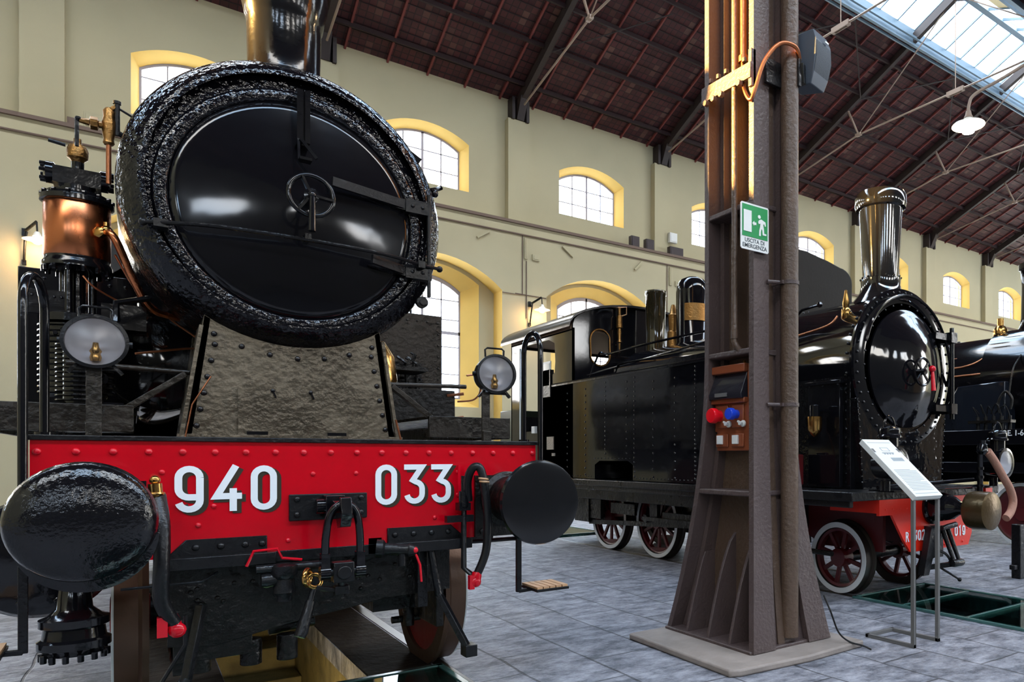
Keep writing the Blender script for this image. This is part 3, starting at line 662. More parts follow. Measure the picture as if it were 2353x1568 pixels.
for k in range(3): a = R(115+120*k); b.bar((C+.02*math.cos(a), yh, 2.66+.02*math.sin(a)), (C+.105*math.cos(a), yh, 2.66+.105*math.sin(a)), .012, .034, (0,1,0))
hw = obj('hand_wheel', b, BLK, door); b = MB(); b.tube([(C, yh-.03, 2.65), (C-.004, yh-.045, 2.46)], [.014, .018], 12); b.ball((C, yh-.03, 2.655), .02, 10); obj('locking_handle', b, BLK, hw)
b = MB(); P = [(C-.70, 4.50, 2.452), (C-.63, 4.46, 2.452), (C-.4, 4.36, 2.452), (C, 4.31, 2.447), (C+.4, 4.36, 2.452), (C+.63, 4.46, 2.452), (C+.765, 4.50, 2.452)]
b.tube(bez(P, 6), .011, 8); b.ball(P[0], .02, 10); b.ball(P[-1], .02, 10); b.box(C-.015, 4.30, 2.45, C+.015, 4.42, 2.48); b.box(C-.66, 4.45, 2.43, C-.60, 4.58, 2.47); b.box(C+.62, 4.44, 2.43, C+.66, 4.58, 2.47); obj('door_handrail', b, BSH, door)
b = MB()
for z, x0 in ((2.80, .14), (2.40, .35)):
    b.prism([(C+x0, z+.012), (C+.56, z-.02+.0), (C+.70, z-.02), (C+.70, z+.045), (C+.50, z+.045)], 'y', 4.50, 4.535); 
    b.bar((C+x0, 4.42, z+.03), (C+.55, 4.50, z+.012), .02, .05)
    b.box(C+.56, 4.49, z-.03, C+.715, 4.56, z+.05)
    for x in (C+.60, C+.66): b.rivet((x, 4.49, z+.01), (0,-1,0), .012)
b.cyl((C+.70, 4.50, 2.27), (C+.70, 4.50, 2.90), .012); b.lathe((C+.665, 4.54, 2.235), (0,-1,0), [(.035, 0), (.035, .03), (.02, .032), (.02, .045)], 16)
obj('door_hinge', b, BSH, L)
b = MB(); b.box(C-.035, 4.42, 3.01, C-.005, 4.44, 3.30); b.box(C+.005, 4.42, 3.01, C+.03, 4.44, 3.30); b.box(C-.035, 4.44, 3.0, C+.03, 4.56, 3.30); b.bar((C-.02, 4.40, 3.02), (C+.055, 4.38, 2.92), .016, .016); b.box(C-.03, 4.36, 2.895, C+.03, 4.42, 2.91); b.bar((C-.03, 4.41, 3.02), (C-.03, 4.39, 2.9), .012, .012); obj('lamp_iron', b, BLK, door)
# chimney
b = MB(); b.lathe((C, 5.08, 0), (0,0,1), [(.30, 3.42), (.24, 3.50), (.205, 3.58), (.198, 3.7), (.203, 3.95), (.212, 3.97), (.222, 4.03), (.238, 4.10), (.24, 4.16), (.222, 4.22), (.20, 4.24), (.17, 4.24), (.17, 3.9)], 64, False)
obj('chimney', b, BLK, L, smooth=60)
# rim studs on the smokebox
b = MB()
b.bar((C+.60, 4.66, 3.20), (C+.69, 4.66, 3.15), .03, .05); b.tube([(C+.77, 4.7, 3.0), (C+.82, 4.72, 3.03), (C+.85, 4.72, 3.05)], [.02, .014, .016], 8); b.ball((C+.80, 4.7, 2.99), .025, 10); obj('blower_stud', b, BLK, smk)
# running boards with deep front edges
for s in (-1, 1):
    b = MB(); b.box(C+s*.737, 4.61, 1.405, C+s*1.28, 4.64, 1.54); b.box(C+s*.737, 4.62, 1.52, C+s*1.28, 9.5, 1.54); b.box(C+s*1.26, 4.62, 1.40, C+s*1.28, 9.5, 1.54)
    b.bar((C+s*.52, 4.66, 1.72), (C+s*.80, 4.66, 1.50), .03, .055, (0,1,0)); b.cyl((C+s*.50, 4.68, 1.73), (C+s*1.0, 4.68, 1.745), .014)
    obj('running_board', b, SAK, L, bevel=.003)
b = MB(); b.tube([(C-.53, 4.50, 1.375), (C-.50, 4.5, 1.55), (C-.42, 4.5, 1.70)], .004, 6); obj('oil_pipe', b, COD, L); b = MB(); b.tube([(C+.52, 4.45, 1.375), (C+.49, 4.45, 1.50)], .006, 6); obj('oil_pipe', b, COD, L)
# side tanks, boiler fittings behind
for s in (-1, 1):
    b = MB(); x0, x1 = C+s*.72, C+s*1.30
    b.box(x0, 6.05, 1.55, x1, 9.8, 2.46)
    for z in (1.62, 2.40):
        for i in range(7): b.rivet((C+s*(.78+.08*i), 6.05, z), (0,-1,0), .012)
    for i in range(9): b.rivet((C+s*1.27, 6.05, 1.64+.095*i), (0,-1,0), .012)
    obj('side_tank', b, SAK if s > 0 else SMO, L, bevel=.02)
b = MB(); b.box(C-1.3, 9.8, 1.4, C+1.3, 12.3, 3.6); b.lathe((C, 9.8, 2.3), (0,1,0), [(1.33, 0), (1.33, 2.6)], 48); obj('cab', b, BSH, L, bevel=.02)
# clutter of pipes and valve gear at the right of the saddle
b = MB(); rr = random.Random(3)
b.box(C+.56, 5.80, 1.54, C+1.06, 6.04, 2.02)
for i in range(60):
    x = C+.58+rr.random()*.42; z = 1.62+rr.random()*.38; y = 5.78
    if i % 3 == 0: b.cyl((x, y+.04, z), (x, y-.06, z), .02+.015*rr.random(), n=12)
    elif i % 3 == 1: b.tube([(x, y+.03, z), (x+.02, y-.05, z+.02), (x+.04, y-.05, z+.08), (x+.04, y+.03, z+.1)], .009, 6)
    else: b.box(x-.02, y-.04, z-.02, x+.03, y+.04, z+.02)
for x in (.70, .78, .92, 1.0): b.tube([(C+x, 5.7, 1.55), (C+x-.02, 5.68, 2.0), (C+x-.04, 5.82, 2.06)], .011, 8)
b.box(C+.62, 5.3, 1.9, C+.95, 5.6, 1.93); b.box(C+.60, 5.4, 1.54, C+1.18, 5.9, 1.78)
obj('valve_gear', b, GRM, L)
b = MB(); b.tube(bez([(C+1.2, 5.4, 1.70), (C+1.32, 5.38, 1.72), (C+1.37, 5.37, 1.80), (C+1.33, 5.37, 1.90), (C+1.26, 5.37, 1.90)]), .007, 6)
for z in (1.56, 1.74): b.tube([(C+1.12, 5.4, z), (C+1.24, 5.38, z+.02)], .012, 6)
obj('lubricator_pipe', b, COD, L)
b = MB(); b.lathe((C+.56, 5.15, 1.80), (0,0,1), [(.09, -.1), (.13, .0), (.11, .16), (.05, .26)], 24); obj('oil_reservoir', b, BRS, L)
b = MB()
for y in (6.3, 6.7):
    b.tube([(C+.90, y, 2.46), (C+.90, y, 2.62), (C+1.12, y, 2.60), (C+1.12, y, 2.46)], .011, 6)
b.tube([(C+.90, 6.3, 2.62), (C+.9, 6.7, 2.62)], .011, 6); b.tube([(C+1.12, 6.3, 2.60), (C+1.12, 6.7, 2.60)], .011, 6); b.tube([(C+.9, 6.3, 2.54), (C+1.12, 6.3, 2.54)], .011, 6); obj('tank_rail', b, BSH, L)
# wheels
def wheel(x, y, r, s, name='wheel', rim=True, dm=RDW, sp=0):
    b = MB(); b.lathe((x, y, r+.004), (s,0,0), [(r-.06, -.07), (r+.028, -.07), (r+.028, -.045), (r+.004, -.03), (r, .065), (r-.06, .065)], 64, False)
    b.lathe((x, y, r+.004), (s,0,0), [(r-.06, .065), (r-.06, -.07)], 64, False)
    o = obj(name, b, TYR, L_); b = MB()
    b.lathe((x, y, r+.004), (s,0,0), [(.0001, -.08), (.09, -.08), (.11, -.04), (r-.10, -.035), (r-.06, -.05), (r-.06, .05), (r-.10, .03), (.11, .04), (.09, .08), (.0001, .08)], 48, False); obj('wheel_disc', b, dm, o)
    if rim: b = MB(); b.lathe((x, y, r+.004), (s,0,0), [(r-.045, .066), (r-.002, .0675), (r+.002, .066), (r+.002, .058)], 64, False); obj('white_rim', b, WRM, o)
L_ = L
for s in (-1, 1):
    wheel(C+s*.75, 4.64, .48, s, dm=RDI)
    for y in (6.9, 8.4, 9.9): wheel(C+s*.75, y, .66, s, 'driving_wheel')
for y, r in ((4.64, .484), (6.9, .664), (8.4, .664)): b = MB(); b.cyl((C-.7, y, r), (C+.7, y, r), .08); obj('axle', b, GRM, L)
# guard irons, bogie frame ends
b = MB(); b.tube([(1.20, YB+.0, .80), (1.235, YB-.02, .56)], .02, 8); b.bar((1.235, YB-.02, .57), (1.345, YB-.12, .30), .035, .03); b.box(1.325, YB-.16, .255, 1.385, YB-.08, .315)
b.box(1.15, YB+.05, .50, 1.20, YB+.1, .82); obj('guard_iron', b, BSH, L, bevel=.003); b = MB(); b.bar((C-.50, YB+.12, .62), (C-.56, YB+.05, .30), .035, .03); b.bar((C-.56, YB+.05, .32), (C-.72, YB-.03, .10), .05, .02)
obj('guard_iron', b, BSH, L, bevel=.003)
b = MB(); b.box(C+.30, 4.2, .42, C+.62, 4.9, .5); b.cyl((C+.52, 4.3, .30), (C+.52, 4.3, .48), .03); b.cyl((C+.44, 4.35, .33), (C+.6, 4.35, .33), .02); obj('bogie_frame', b, GRM, L)
# footsteps hung from the beam ends
for s in (-1, 1):
    b = MB(); x = C+s*(1.03 if s > 0 else 1.085)
    b.bar((x, 3.92, .84), (x, 3.92, .49), .03, .02, (0,1,0)); b.bar((x-.0, 3.92, .495), (x+s*.22, 3.92, .505), .025, .02); b.box(x+s*.05, 3.78, .50, x+s*.255, 4.0, .515)
    o = obj('footstep', b, BSH, L, bevel=.002)
    b = MB()
    for i in range(5): b.box(x+s*(.055+.04*i), 3.785, .516, x+s*(.088+.04*i), 3.995, .528)
    obj('tread_slats', b, WOD, o)
b = MB(); b.tube([(C+.6, 3.95, .80), (C+1.05, 3.95, .80), (C+1.12, 3.95, .83)], .012, 8); b.tube([(C+.85, 4.3, .79), (C+1.02, 4.3, .79)], .03, 12); obj('cross_rod', b, BSH, L)
# reservoir and steam trap under the left end
b = MB(); b.lathe((C-1.06, 4.25, .83), (0,1,0), [(.0001, 0), (.18, .005), (.25, .03), (.27, .07), (.27, .9), (.24, .95)], 48, False)
for i in range(10): a = 2*PI*i/10; b.hexn((C-1.06+.2*math.cos(a), 4.26, .83+.2*math.sin(a)), (0,-1,0), .018, .02)
obj('air_reservoir', b, BLK, L)
b = MB(); b.lathe((C-.93, 3.95, .45), (0,0,1), [(.0001, 0), (.09, .01), (.10, .03), (.12, .04), (.12, .07), (.105, .08), (.10, .12), (.115, .13), (.115, .16), (.09, .17), (.06, .2), (.05, .3)], 40)
for i in range(14): a = 2*PI*i/14; b.hexn((C-.93+.105*math.cos(a), 3.95+.105*math.sin(a), .47), (0,0,-1), .012, .03)
obj('drain_pot', b, BLK, L)
# air pump with copper-clad steam cylinder
PX_, PY_ = C-.98, 5.2
b = MB()
b.lathe((PX_, PY_, 0), (0,0,1), [(.125, 2.30), (.15, 2.31), (.15, 2.335), (.14, 2.35), (.14, 2.37)], 40); b.lathe((PX_, PY_, 0), (0,0,1), [(.141, 2.66), (.158, 2.665), (.158, 2.69), (.14, 2.70), (.13, 2.71), (.13, 2.72)], 40)
for i in range(14): a = 2*PI*i/14; b.hexn((PX_+.148*math.cos(a), PY_+.148*math.sin(a), 2.69), (0,0,1), .012, .022); b.hexn((PX_+.14*math.cos(a), PY_+.14*math.sin(a), 2.31), (0,0,-1), .012, .03)
b.lathe((PX_, PY_, 0), (0,0,1), [(.08, 2.72), (.08, 2.76)], 24); b.lathe((PX_-.11, PY_, 2.82), (1,0,0), [(.03, -.03), (.058, -.02), (.058, .01), (.045, .02), (.045, .2), (.058, .21), (.058, .24), (.03, .25)], 24); b.box(PX_-.1, PY_-.06, 2.76, PX_+.1, PY_+.06, 2.85)
for s in (-1, 1):
    for i in range(6): a = 2*PI*i/6; b.hexn((PX_+s*.125, PY_+.045*math.cos(a), 2.82+.045*math.sin(a)), (s,0,0), .01, .03)
b.lathe((PX_, PY_, 0), (0,0,1), [(.028, 2.85), (.028, 2.90)], 14)
for a in (.5, 2.6, 4.2): b.cyl((PX_+.07*math.cos(a), PY_+.07*math.sin(a), 2.05), (PX_+.07*math.cos(a), PY_+.07*math.sin(a), 2.31), .018)
b.cyl((PX_, PY_, 2.05), (PX_, PY_, 2.31), .035); b.lathe((PX_, PY_, 0), (0,0,1), [(.06, 2.0), (.15, 2.01), (.15, 2.05), (.08, 2.07)], 32)
prof = [(.13, 1.60)]
z = 1.62
while z < 2.0: prof += [(.135, z), (.165, z+.004), (.165, z+.012), (.135, z+.016)]; z += .03
b.lathe((PX_, PY_, 0), (0,0,1), prof, 40); b.box(PX_-.17, PY_+.1, 1.55, PX_-.13, PY_+.2, 2.12); b.box(PX_-.20, PY_-.02, 2.05, PX_-.02, PY_+.0, 2.18)
for i in range(6): b.rivet((PX_-.185+.03*i, PY_-.02, 2.145), (0,-1,0), .008)
for zz in (1.70, 1.78, 1.86): b.cyl((PX_+.1, PY_-.15, zz), (PX_+.1, PY_-.19, zz), .035, n=14)
b.box(PX_+.10, PY_-.02, 2.0, PX_+.3, PY_+.1, 2.14)
prof = [(.07, 1.56)]
z = 1.57
while z < 1.88: prof += [(.07, z), (.10, z+.004), (.10, z+.010), (.07, z+.014)]; z += .024
b.lathe((PX_+.02, PY_-.22, 0), (0,0,1), prof, 28); b.box(PX_-.1, PY_-.25, 1.545, PX_+.2, PY_+.1, 1.57)
for k in range(9): b.hexn((PX_-.08+.03*k, PY_-.17, 1.93+.02*(k % 3)), (0,-1,0), .012, .03)
b.tube([(PX_+.17, PY_-.3, 2.0), (PX_+.17, PY_-.3, 2.10), (PX_+.31, PY_-.26, 2.15)], .018, 6); b.tube(bez([(PX_-.05, PY_-.2, 1.82), (PX_-.0, PY_-.26, 1.76), (PX_+.05, PY_-.24, 1.70), (PX_+.0, PY_-.22, 1.66)]), .008, 6)
pump = obj('air_pump', b, BLK, L)
b = MB(); b.lathe((PX_, PY_, 0), (0,0,1), [(.135, 2.36), (.143, 2.37), (.143, 2.655), (.135, 2.665)], 56, False); obj('copper_jacket', b, COP, pump)
b = MB(); b.lathe((PX_, PY_, 0), (0,0,1), [(.02, 2.885), (.026, 2.90), (.03, 2.91), (.045, 2.925), (.048, 2.965), (.04, 2.99), (.02, 3.0), (.018, 3.01), (.018, 3.03)], 24); obj('oil_cup', b, BRD, pump)
b = MB(); b.tube([(PX_-.12, PY_, 2.995), (PX_-.05, PY_, 2.985)], .01, 8); obj('cup_lever', b, BSH, pump)
b = MB(); q = (PX_+.125, PY_-.12, 2.52); b.tube(bez([q, (q[0]+.04, q[1]-.03, 2.47), (q[0]+.12, q[1]+.0, 2.26), (q[0]+.19, q[1]+.05, 2.13), (q[0]+.28, q[1]+.1, 2.10), (q[0]+.36, q[1]+.15, 2.10)]), .019, 12); sp_ = obj('copper_steam_pipe', b, COP, L)
b = MB(); b.ball(q, .03, 10); b.cyl((q[0], q[1], q[2]), (q[0], q[1], q[2]+.045), .014); b.hexn((q[0]-.02, q[1]-.01, q[2]-.02), (-.5,-.8,0), .03, .03); obj('pipe_union', b, BRS, sp_)
b = MB(); b.tube(bez([(PX_+.16, PY_-.1, 2.40), (PX_+.26, PY_-.06, 2.22), (PX_+.42, PY_+.0, 2.08), (PX_+.55, PY_, 1.98), (PX_+.56, PY_-.04, 1.93), (PX_+.45, PY_-.3, 1.88), (PX_+.25, PY_-.45, 1.82)]), .006, 8); obj('oil_pipe', b, COD, L); b = MB(); b.tube(bez([(PX_+.03, PY_-.16, 2.25), (PX_+.08, PY_-.17, 2.19), (PX_+.2, PY_-.1, 2.13)]), .005, 6); obj('oil_pipe', b, COD, L)
b = MB(); b.lathe((C-.60, 5.5, 1.86), (0,1,0), [(.0001, 0), (.24, .01), (.29, .04), (.30, .08), (.30, 2.5)], 48, False); obj('steam_chest', b, SMO, L)
# handrail stanchion valve at the left of the smokebox
b = MB(); x, y = -.11, 4.98; b.tube([(x, y, 2.75), (x, y, 2.98), (x+.01, y, 3.13)], .012, 10); obj('copper_riser', b, COD, L)
b = MB(); b.lathe((x, y, 2.96), (0,0,1), [(.02, 0), (.026, .01), (.022, .03), (.028, .06), (.03, .12), (.022, .15), (.026, .18), (.014, .20)], 16); b.lathe((x, y, 3.06), (-1,0,0), [(.016, 0), (.018, .04), (.034, .045), (.034, .075), (.018, .08), (.012, .12)], 6); b.tube(bez([(x, y, 3.14), (x+.03, y, 3.17), (x+.035, y, 3.12)]), .012, 8); vb = obj('steam_valve', b, BRD, L)
b = MB(); b.tube([(x-.12, y, 3.06), (x-.13, y, 3.07), (x-.13, y, 2.92)], .009, 8); b.ball((x-.125, y, 3.065), .016, 8); obj('crank_handle', b, BSH, vb); b = MB(); b.cyl((x+.035, y, 3.02), (x+.035, y, 3.20), .013); b.cyl((x+.035, y, 3.19), (x+.035, y, 3.205), .018); b.tube([(x+.03, y, 3.04), (x+.15, y+.05, 3.0)], .015, 8); b.tube([(x+.04, y, 3.17), (x+.16, y, 3.11)], .006, 6); obj('valve_handle', b, BSH, vb)
# ================================================================ cast iron column on its stone slab
col = thing('iron_column', (3.36, 3.62, .03), 'brown riveted cast iron column with flared ribbed foot', 'column')
X0, X1, Y0, Y1 = 3.12, 3.48, 3.37, 3.87
def fl_(z):      # flare of the foot
    t = max(0, (1.95-z)/1.95); return t**1.9
def LX(z): return X0 - .11*fl_(z)
def RX(z): return X1 + .26*fl_(z)
def FY(z): return Y0 - .12*fl_(z)
def BY(z): return Y1 + .32*fl_(z)
ZS = [.05, .1, .25, .45, .7, .95, 1.2, 1.45, 1.7, 1.95]
def loft(mb, fx0, fx1, fy0, fy1, zs, top=None):
    zs = list(zs) + ([top] if top else []); vs = []
    for z in zs: vs += [(fx0(z), fy0(z), z), (fx1(z), fy0(z), z), (fx1(z), fy1(z), z), (fx0(z), fy1(z), z)]
    n = len(zs); fs = [(3,2,1,0), (4*n-4, 4*n-3, 4*n-2, 4*n-1)]
    for i in range(n-1):
        for k in range(4): q = (k+1) % 4; fs.append((i*4+k, i*4+q, i*4+4+q, i*4+4+k))
    mb.add(vs, fs)
T = 11.2; t_ = .035
b = MB()
# near flange: two legs facing the viewer with a recessed strip between; far flange the same
for fya, fyb in ((FY, lambda z: FY(z)+t_+.01), (lambda z: BY(z)-t_-.01, BY)):
    loft(b, LX, lambda z: LX(z)+.135+.06*fl_(z), fya, fyb, ZS, T)
    loft(b, lambda z: RX(z)-.125-.09*fl_(z), RX, fya, fyb, ZS, T)
loft(b, lambda z: LX(z)+.10, lambda z: RX(z)-.08, lambda z: FY(z)+.05, lambda z: FY(z)+.09, ZS, T)
loft(b, lambda z: LX(z)+.10, lambda z: RX(z)-.08, lambda z: BY(z)-.09, lambda z: BY(z)-.05, ZS, T)
obj('flange', b, BRN, col, smooth=30)
b = MB(); loft(b, lambda z: 3.27, lambda z: 3.33, lambda z: FY(z)+.04, lambda z: BY(z)-.04, ZS, T); loft(b, lambda z: 3.12+.04, lambda z: 3.30, lambda z: 3.60, lambda z: 3.625, [1.95], T)
obj('web', b, BRG, col, smooth=30)
b = MB()
for z in (1.04, 1.97, 2.925): b.box(LX(z)+.002, FY(z)+.03, z-.018, 3.30, BY(z)-.03, z+.018); b.box(3.30, FY(z)+.03, z-.018, RX(z)-.01, BY(z)-.03, z+.018)
b.box(3.0, 3.27, .03, 3.73, 4.18, .065)
obj('stiffener', b, BRN, col, bevel=.008)
def gusset(yb):
    g = MB(); pts = [(3.29, .06), (3.02, .06)] + [(3.02+.27*(i/8)**.9, .06+.62*(i/8)**2.1+.0) for i in range(1, 9)]
    g.prism([(3.02, .06), (3.29, .06), (3.29, .78)] + [(3.29-.27*(i/9)**.62, .78-.72*(i/9)) for i in range(1, 9)], 'y', yb-.012, yb+.012); return g
for yb in (3.50, 3.72, 3.95): obj('gusset', gusset(yb), BRN, col, bevel=.004)
b = MB(); b.bar((3.105, 3.87, 3.78), (3.105, 3.37, 3.76), .03, .10); b.box(3.10, 3.37, 3.66, 3.14, 3.40, 3.9)
for y in (3.80, 3.72, 3.64, 3.46): b.hexn((3.09, y, 3.70), (-1,0,0), .022, .03); b.hexn((3.12, y, 3.85), (0,0,1), .018, .03)
obj('splice_plate', b, BRN, col, bevel=.004)
slab = MB(); slab.prism([(2.76, 3.09), (2.70, 3.12), (2.72, 4.22), (3.85, 4.22), (3.86, 3.08), (3.3, 3.05)], 'z', 0, .045)
tag(obj('base_slab', slab, mat('pink_stone', CH((150,138,130)), .7, bump=.6, bscale=10, var=.25, vscale=5), bevel=.012), 'worn square stone slab under the brown iron column', 'stone slab')
# downpipe
b = MB(); b.cyl((3.385, 3.31, .10), (3.385, 3.31, 10.6), .058, n=28); b.cyl((3.385, 3.31, .10), (3.385, 3.31, .74), .051, n=28)
dp = tag(obj('downpipe', b, BRG), 'brown painted rainwater downpipe running down the face of the column', 'pipe')
for z in (2.42, 1.62, 5.0):
    b = MB(); b.cyl((3.385, 3.31, z-.012), (3.385, 3.31, z+.012), .063, n=28); b.box(3.385-.075, 3.30, z-.012, 3.385-.055, 3.40, z+.012); b.cyl((3.31, 3.33, z), (3.23, 3.36, z), .013, n=8); obj('pipe_clip', b, BRN, dp)
# conduit down the recess
b = MB(); b.tube([(3.115, 3.55, 9), (3.115, 3.55, 2.04)] + [(3.115+.06*(1-math.cos(R(a))), 3.55-.03*math.sin(R(a)), 2.04-.07*math.sin(R(a))) for a in range(15, 91, 15)], .020, 12)
b.cyl((3.115, 3.55, 2.06), (3.115, 3.55, 2.12), .024)
tag(obj('cable_conduit', b, BRG), 'thin brown conduit down the open side of the column to the socket box', 'conduit')
b = MB(); b.tube([(3.13, 3.48, 9), (3.13, 3.48, 3.9)], .022, 10); b.tube(bez([(3.13, 3.48, 3.95), (3.12, 3.475, 3.76), (3.10, 3.43, 3.64), (3.10, 3.38, 3.57), (3.11, 3.35, 3.62), (3.15, 3.30, 3.80), (3.24, 3.25, 3.92), (3.36, 3.23, 3.93), (3.43, 3.26, 3.88)]), .013, 10); b.cyl((3.13, 3.48, 3.86), (3.13, 3.48, 3.9), .032)
tag(obj('speaker_cable', b, COD), 'pinkish brown cable looping from the column to the grey loudspeaker', 'cable')
# loudspeaker
sp_ = thing('loudspeaker', (3.48, 3.3, 3.7), 'grey wall loudspeaker tilted on a bracket high on the brown column', 'loudspeaker')
b = MB(); ax = Vector((.20, -.98, -.10)).normalized(); rt = Vector((.98, .20, 0)).normalized(); up_ = rt.cross(ax).normalized() * -1
if up_.z < 0: up_ = -up_
c0 = Vector((3.58, 3.275, 3.925)); H_ = .178
def spp(a, d, h): return c0 + rt*a + ax*d + up_*h
vs = []; hs = [-H_, -H_*.6, 0, H_*.6, H_]; fw = [.085, .095, .10, .095, .085]; dd = [.045, .065, .075, .065, .03]
for h, w_, d_ in zip(hs, fw, dd): vs += [spp(-w_, d_, h), spp(w_, d_, h), spp(w_*.55, -.11, h*.97), spp(-w_*.95, -.11, h*.97)]
fs = [(3,2,1,0), (16,17,18,19)]
for i in range(4):
    for k in range(4): q = (k+1) % 4; fs.append((i*4+k, i*4+q, i*4+4+q, i*4+4+k))
b.add(vs, fs); sb_ = obj('cabinet', b, SPK, sp_, smooth=20, bevel=.006)
b = MB(); vs = []
for h, w_, d_ in zip(hs, fw, dd): vs += [spp(-w_*.95, d_+.004, h*.86), spp(w_*.95, d_+.004, h*.86)]
b.add(vs, [(i*2, i*2+1, i*2+3, i*2+2) for i in range(4)]); obj('front_grille', b, SPF, sp_)
b = MB(); q = spp(.02, .076, .115); b.bar(q-rt*.02, q+rt*.02, .006, .012); obj('badge', b, WPL, sp_)
b = MB(); b.box(3.20, 3.335, 3.70, 3.42, 3.36, 3.86); b.box(3.40, 3.24, 3.70, 3.425, 3.36, 3.88); b.bar((3.42, 3.25, 3.79), (3.52, 3.31, 3.82), .05, .12); obj('bracket', b, BSH, sp_, bevel=.003)
# emergency exit sign
sg = thing('exit_sign', (3.106, 3.345, 2.59), 'green and white emergency exit sign on the brown column', 'sign')
b = MB(); b.prism([(2.987+.012*(i in (0, 3)), 0) for i in range(0)] + [(2.997, 2.592), (3.219, 2.592), (3.229, 2.602), (3.229, 2.878), (3.219, 2.888), (2.997, 2.888), (2.987, 2.878), (2.987, 2.602)], 'y', 3.345, 3.350); obj('sign_board', b, WPL, sg, smooth=0)
b = MB(); b.box(2.999, 3.3425, 2.675, 3.217, 3.345, 2.876); obj('green_panel', b, GRN, sg, smooth=0)
b = MB(); b.box(3.008, 3.340, 2.705, 3.075, 3.3425, 2.84)
b.prism([(3.082, 2.765), (3.098, 2.782), (3.098, 2.773), (3.116, 2.773), (3.116, 2.757), (3.098, 2.757), (3.098, 2.748)], 'y', 3.340, 3.3425)
b.lathe((3.142, 3.3425, 2.815), (0,-1,0), [(.012, 0), (.012, .0025)], 14)
b.prism([(3.140, 2.795), (3.16, 2.802), (3.196, 2.79), (3.20, 2.765), (3.19, 2.763), (3.184, 2.778), (3.176, 2.77), (3.182, 2.745), (3.185, 2.715), (3.204, 2.715), (3.204, 2.704), (3.172, 2.703), (3.168, 2.735), (3.16, 2.742), (3.155, 2.72), (3.155, 2.695), (3.14, 2.695), (3.142, 2.73), (3.15, 2.755), (3.152, 2.775), (3.138, 2.768), (3.132, 2.78)], 'y', 3.340, 3.3425)
obj('pictogram', b, WPL, sg, smooth=0)
tx = mat('dark_print', CH((50,60,66)), .6)
text('lettering', 'USCITA DI', (3.106, 3.3445, 2.640), FACE_S, .037, tx, sg, 1, .0006, 'CENTER')
text('lettering', 'EMERGENZA', (3.106, 3.3445, 2.606), ((1,0,0),(0,0,-1),(0,1,0)), .037, tx, sg, 1, .0006, 'CENTER')
# socket box
bx = thing('socket_box', (3.24, 3.66, 1.32), 'brown electrical socket box with red and blue plugs inside the column', 'electrical box')
def bxp(b, x0, y0, z0, x1, y1, z1): b.box(x0, y0, z0, x1, y1, z1)
b = MB(); bxp(b, 3.19, 3.49, 1.64, 3.30, 3.85, 1.90); b.box(3.15, 3.495, 1.845, 3.20, 3.85, 1.90); b.box(3.15, 3.495, 1.64, 3.20, 3.85, 1.675); b.box(3.18, 3.475, 1.45, 3.30, 3.83, 1.645); b.box(3.18, 3.475, 1.32, 3.30, 3.81, 1.46)
for y in (3.52, 3.68): b.box(3.165, y, 1.345, 3.18, y+.125, 1.435); b.box(3.165, y, 1.475, 3.18, y+.12, 1.63)
obj('housing', b, BXB, bx, bevel=.006)
b = MB(); b.prism([(3.185, 1.845), (3.125, 1.70), (3.13, 1.67), (3.19, 1.67)], 'y', 3.50, 3.84); obj('smoked_cover', b, mat('smoked_plastic', CH((40,38,44)), .12, bump=.01), bx, bevel=.004)
b = MB(); b.box(3.117, 3.64, 1.685, 3.135, 3.76, 1.71); obj('nameplate', b, GRY, bx)
b = MB(); b.lathe((3.18, 3.765, 1.56), (-1,.0,.0), [(.04, 0), (.04, .05), (.052, .055), (.052, .085), (.047, .095), (.0001, .098)], 28); o = obj('red_socket', b, RDP, bx)
b = MB(); b.lathe((3.18, 3.585, 1.565), (-1,.0,.0), [(.03, 0), (.03, .05), (.04, .055), (.04, .085), (.036, .092), (.0001, .094)], 28); obj('blue_socket', b, BLP, bx)
b = MB()
for y in (3.66, 3.515): b.lathe((3.165, y, 1.50), (-1,0,0), [(.022, 0), (.022, .012), (.012, .016), (.012, .04), (.0001, .042)], 16); b.bar((3.13, y-.02, 1.50), (3.13, y+.02, 1.515), .012, .012)
obj('rotary_knob', b, WPL, bx)
for y in (3.725, 3.565): b = MB(); b.box(3.150, y, 1.365, 3.167, y+.055, 1.425); obj('switch', b, WPL, bx, bevel=.003)
b = MB(); b.tube([(3.23, 3.50, 1.90), (3.22, 3.49, 1.95), (3.24, 3.46, 1.98)], .013, 8); b.ball((3.20, 3.545, 1.915), .012, 8); obj('cable_gland', b, BRD, bx)
b = MB(); b.tube(bez([(3.60, 3.205, .36), (3.62, 3.16, .25), (3.66, 3.13, .12), (3.72, 3.09, .055), (3.78, 3.02, .03), (3.80, 2.97, .012)]), .006, 8)
tag(obj('loose_cable', b, BSH), 'thin dark cable trailing from the column foot onto the slab', 'cable')
# ================================================================ information stand
st_ = thing('information_stand', (4.23, 3.04, 0), 'white sloping information panel on a dark square-tube stand', 'information stand')
b = MB()
for x in (4.09, 4.37): b.box(x-.0125, 2.84, .0, x+.0125, 2.865, 1.02)
b.box(4.0775, 2.84, 0, 4.1025, 3.24, .025); b.box(4.3575, 2.84, 0, 4.3825, 3.24, .025); b.box(4.0775, 3.215, 0, 4.3825, 3.24, .025); b.box(4.08, 2.84, .985, 4.38, 2.865, 1.01)
b.bar((4.09, 2.85, 1.0), (4.09, 3.2, 1.33), .025, .025); b.bar((4.37, 2.85, 1.0), (4.37, 3.2, 1.33), .025, .025)
obj('stand_frame', b, GRY, st_, smooth=0, bevel=.002)
a0, a1 = Vector((4.23, 2.82, 1.015)), Vector((4.23, 3.27, 1.405)); dn_ = (a1-a0).normalized(); nn = Vector((0, -dn_.z, dn_.y))
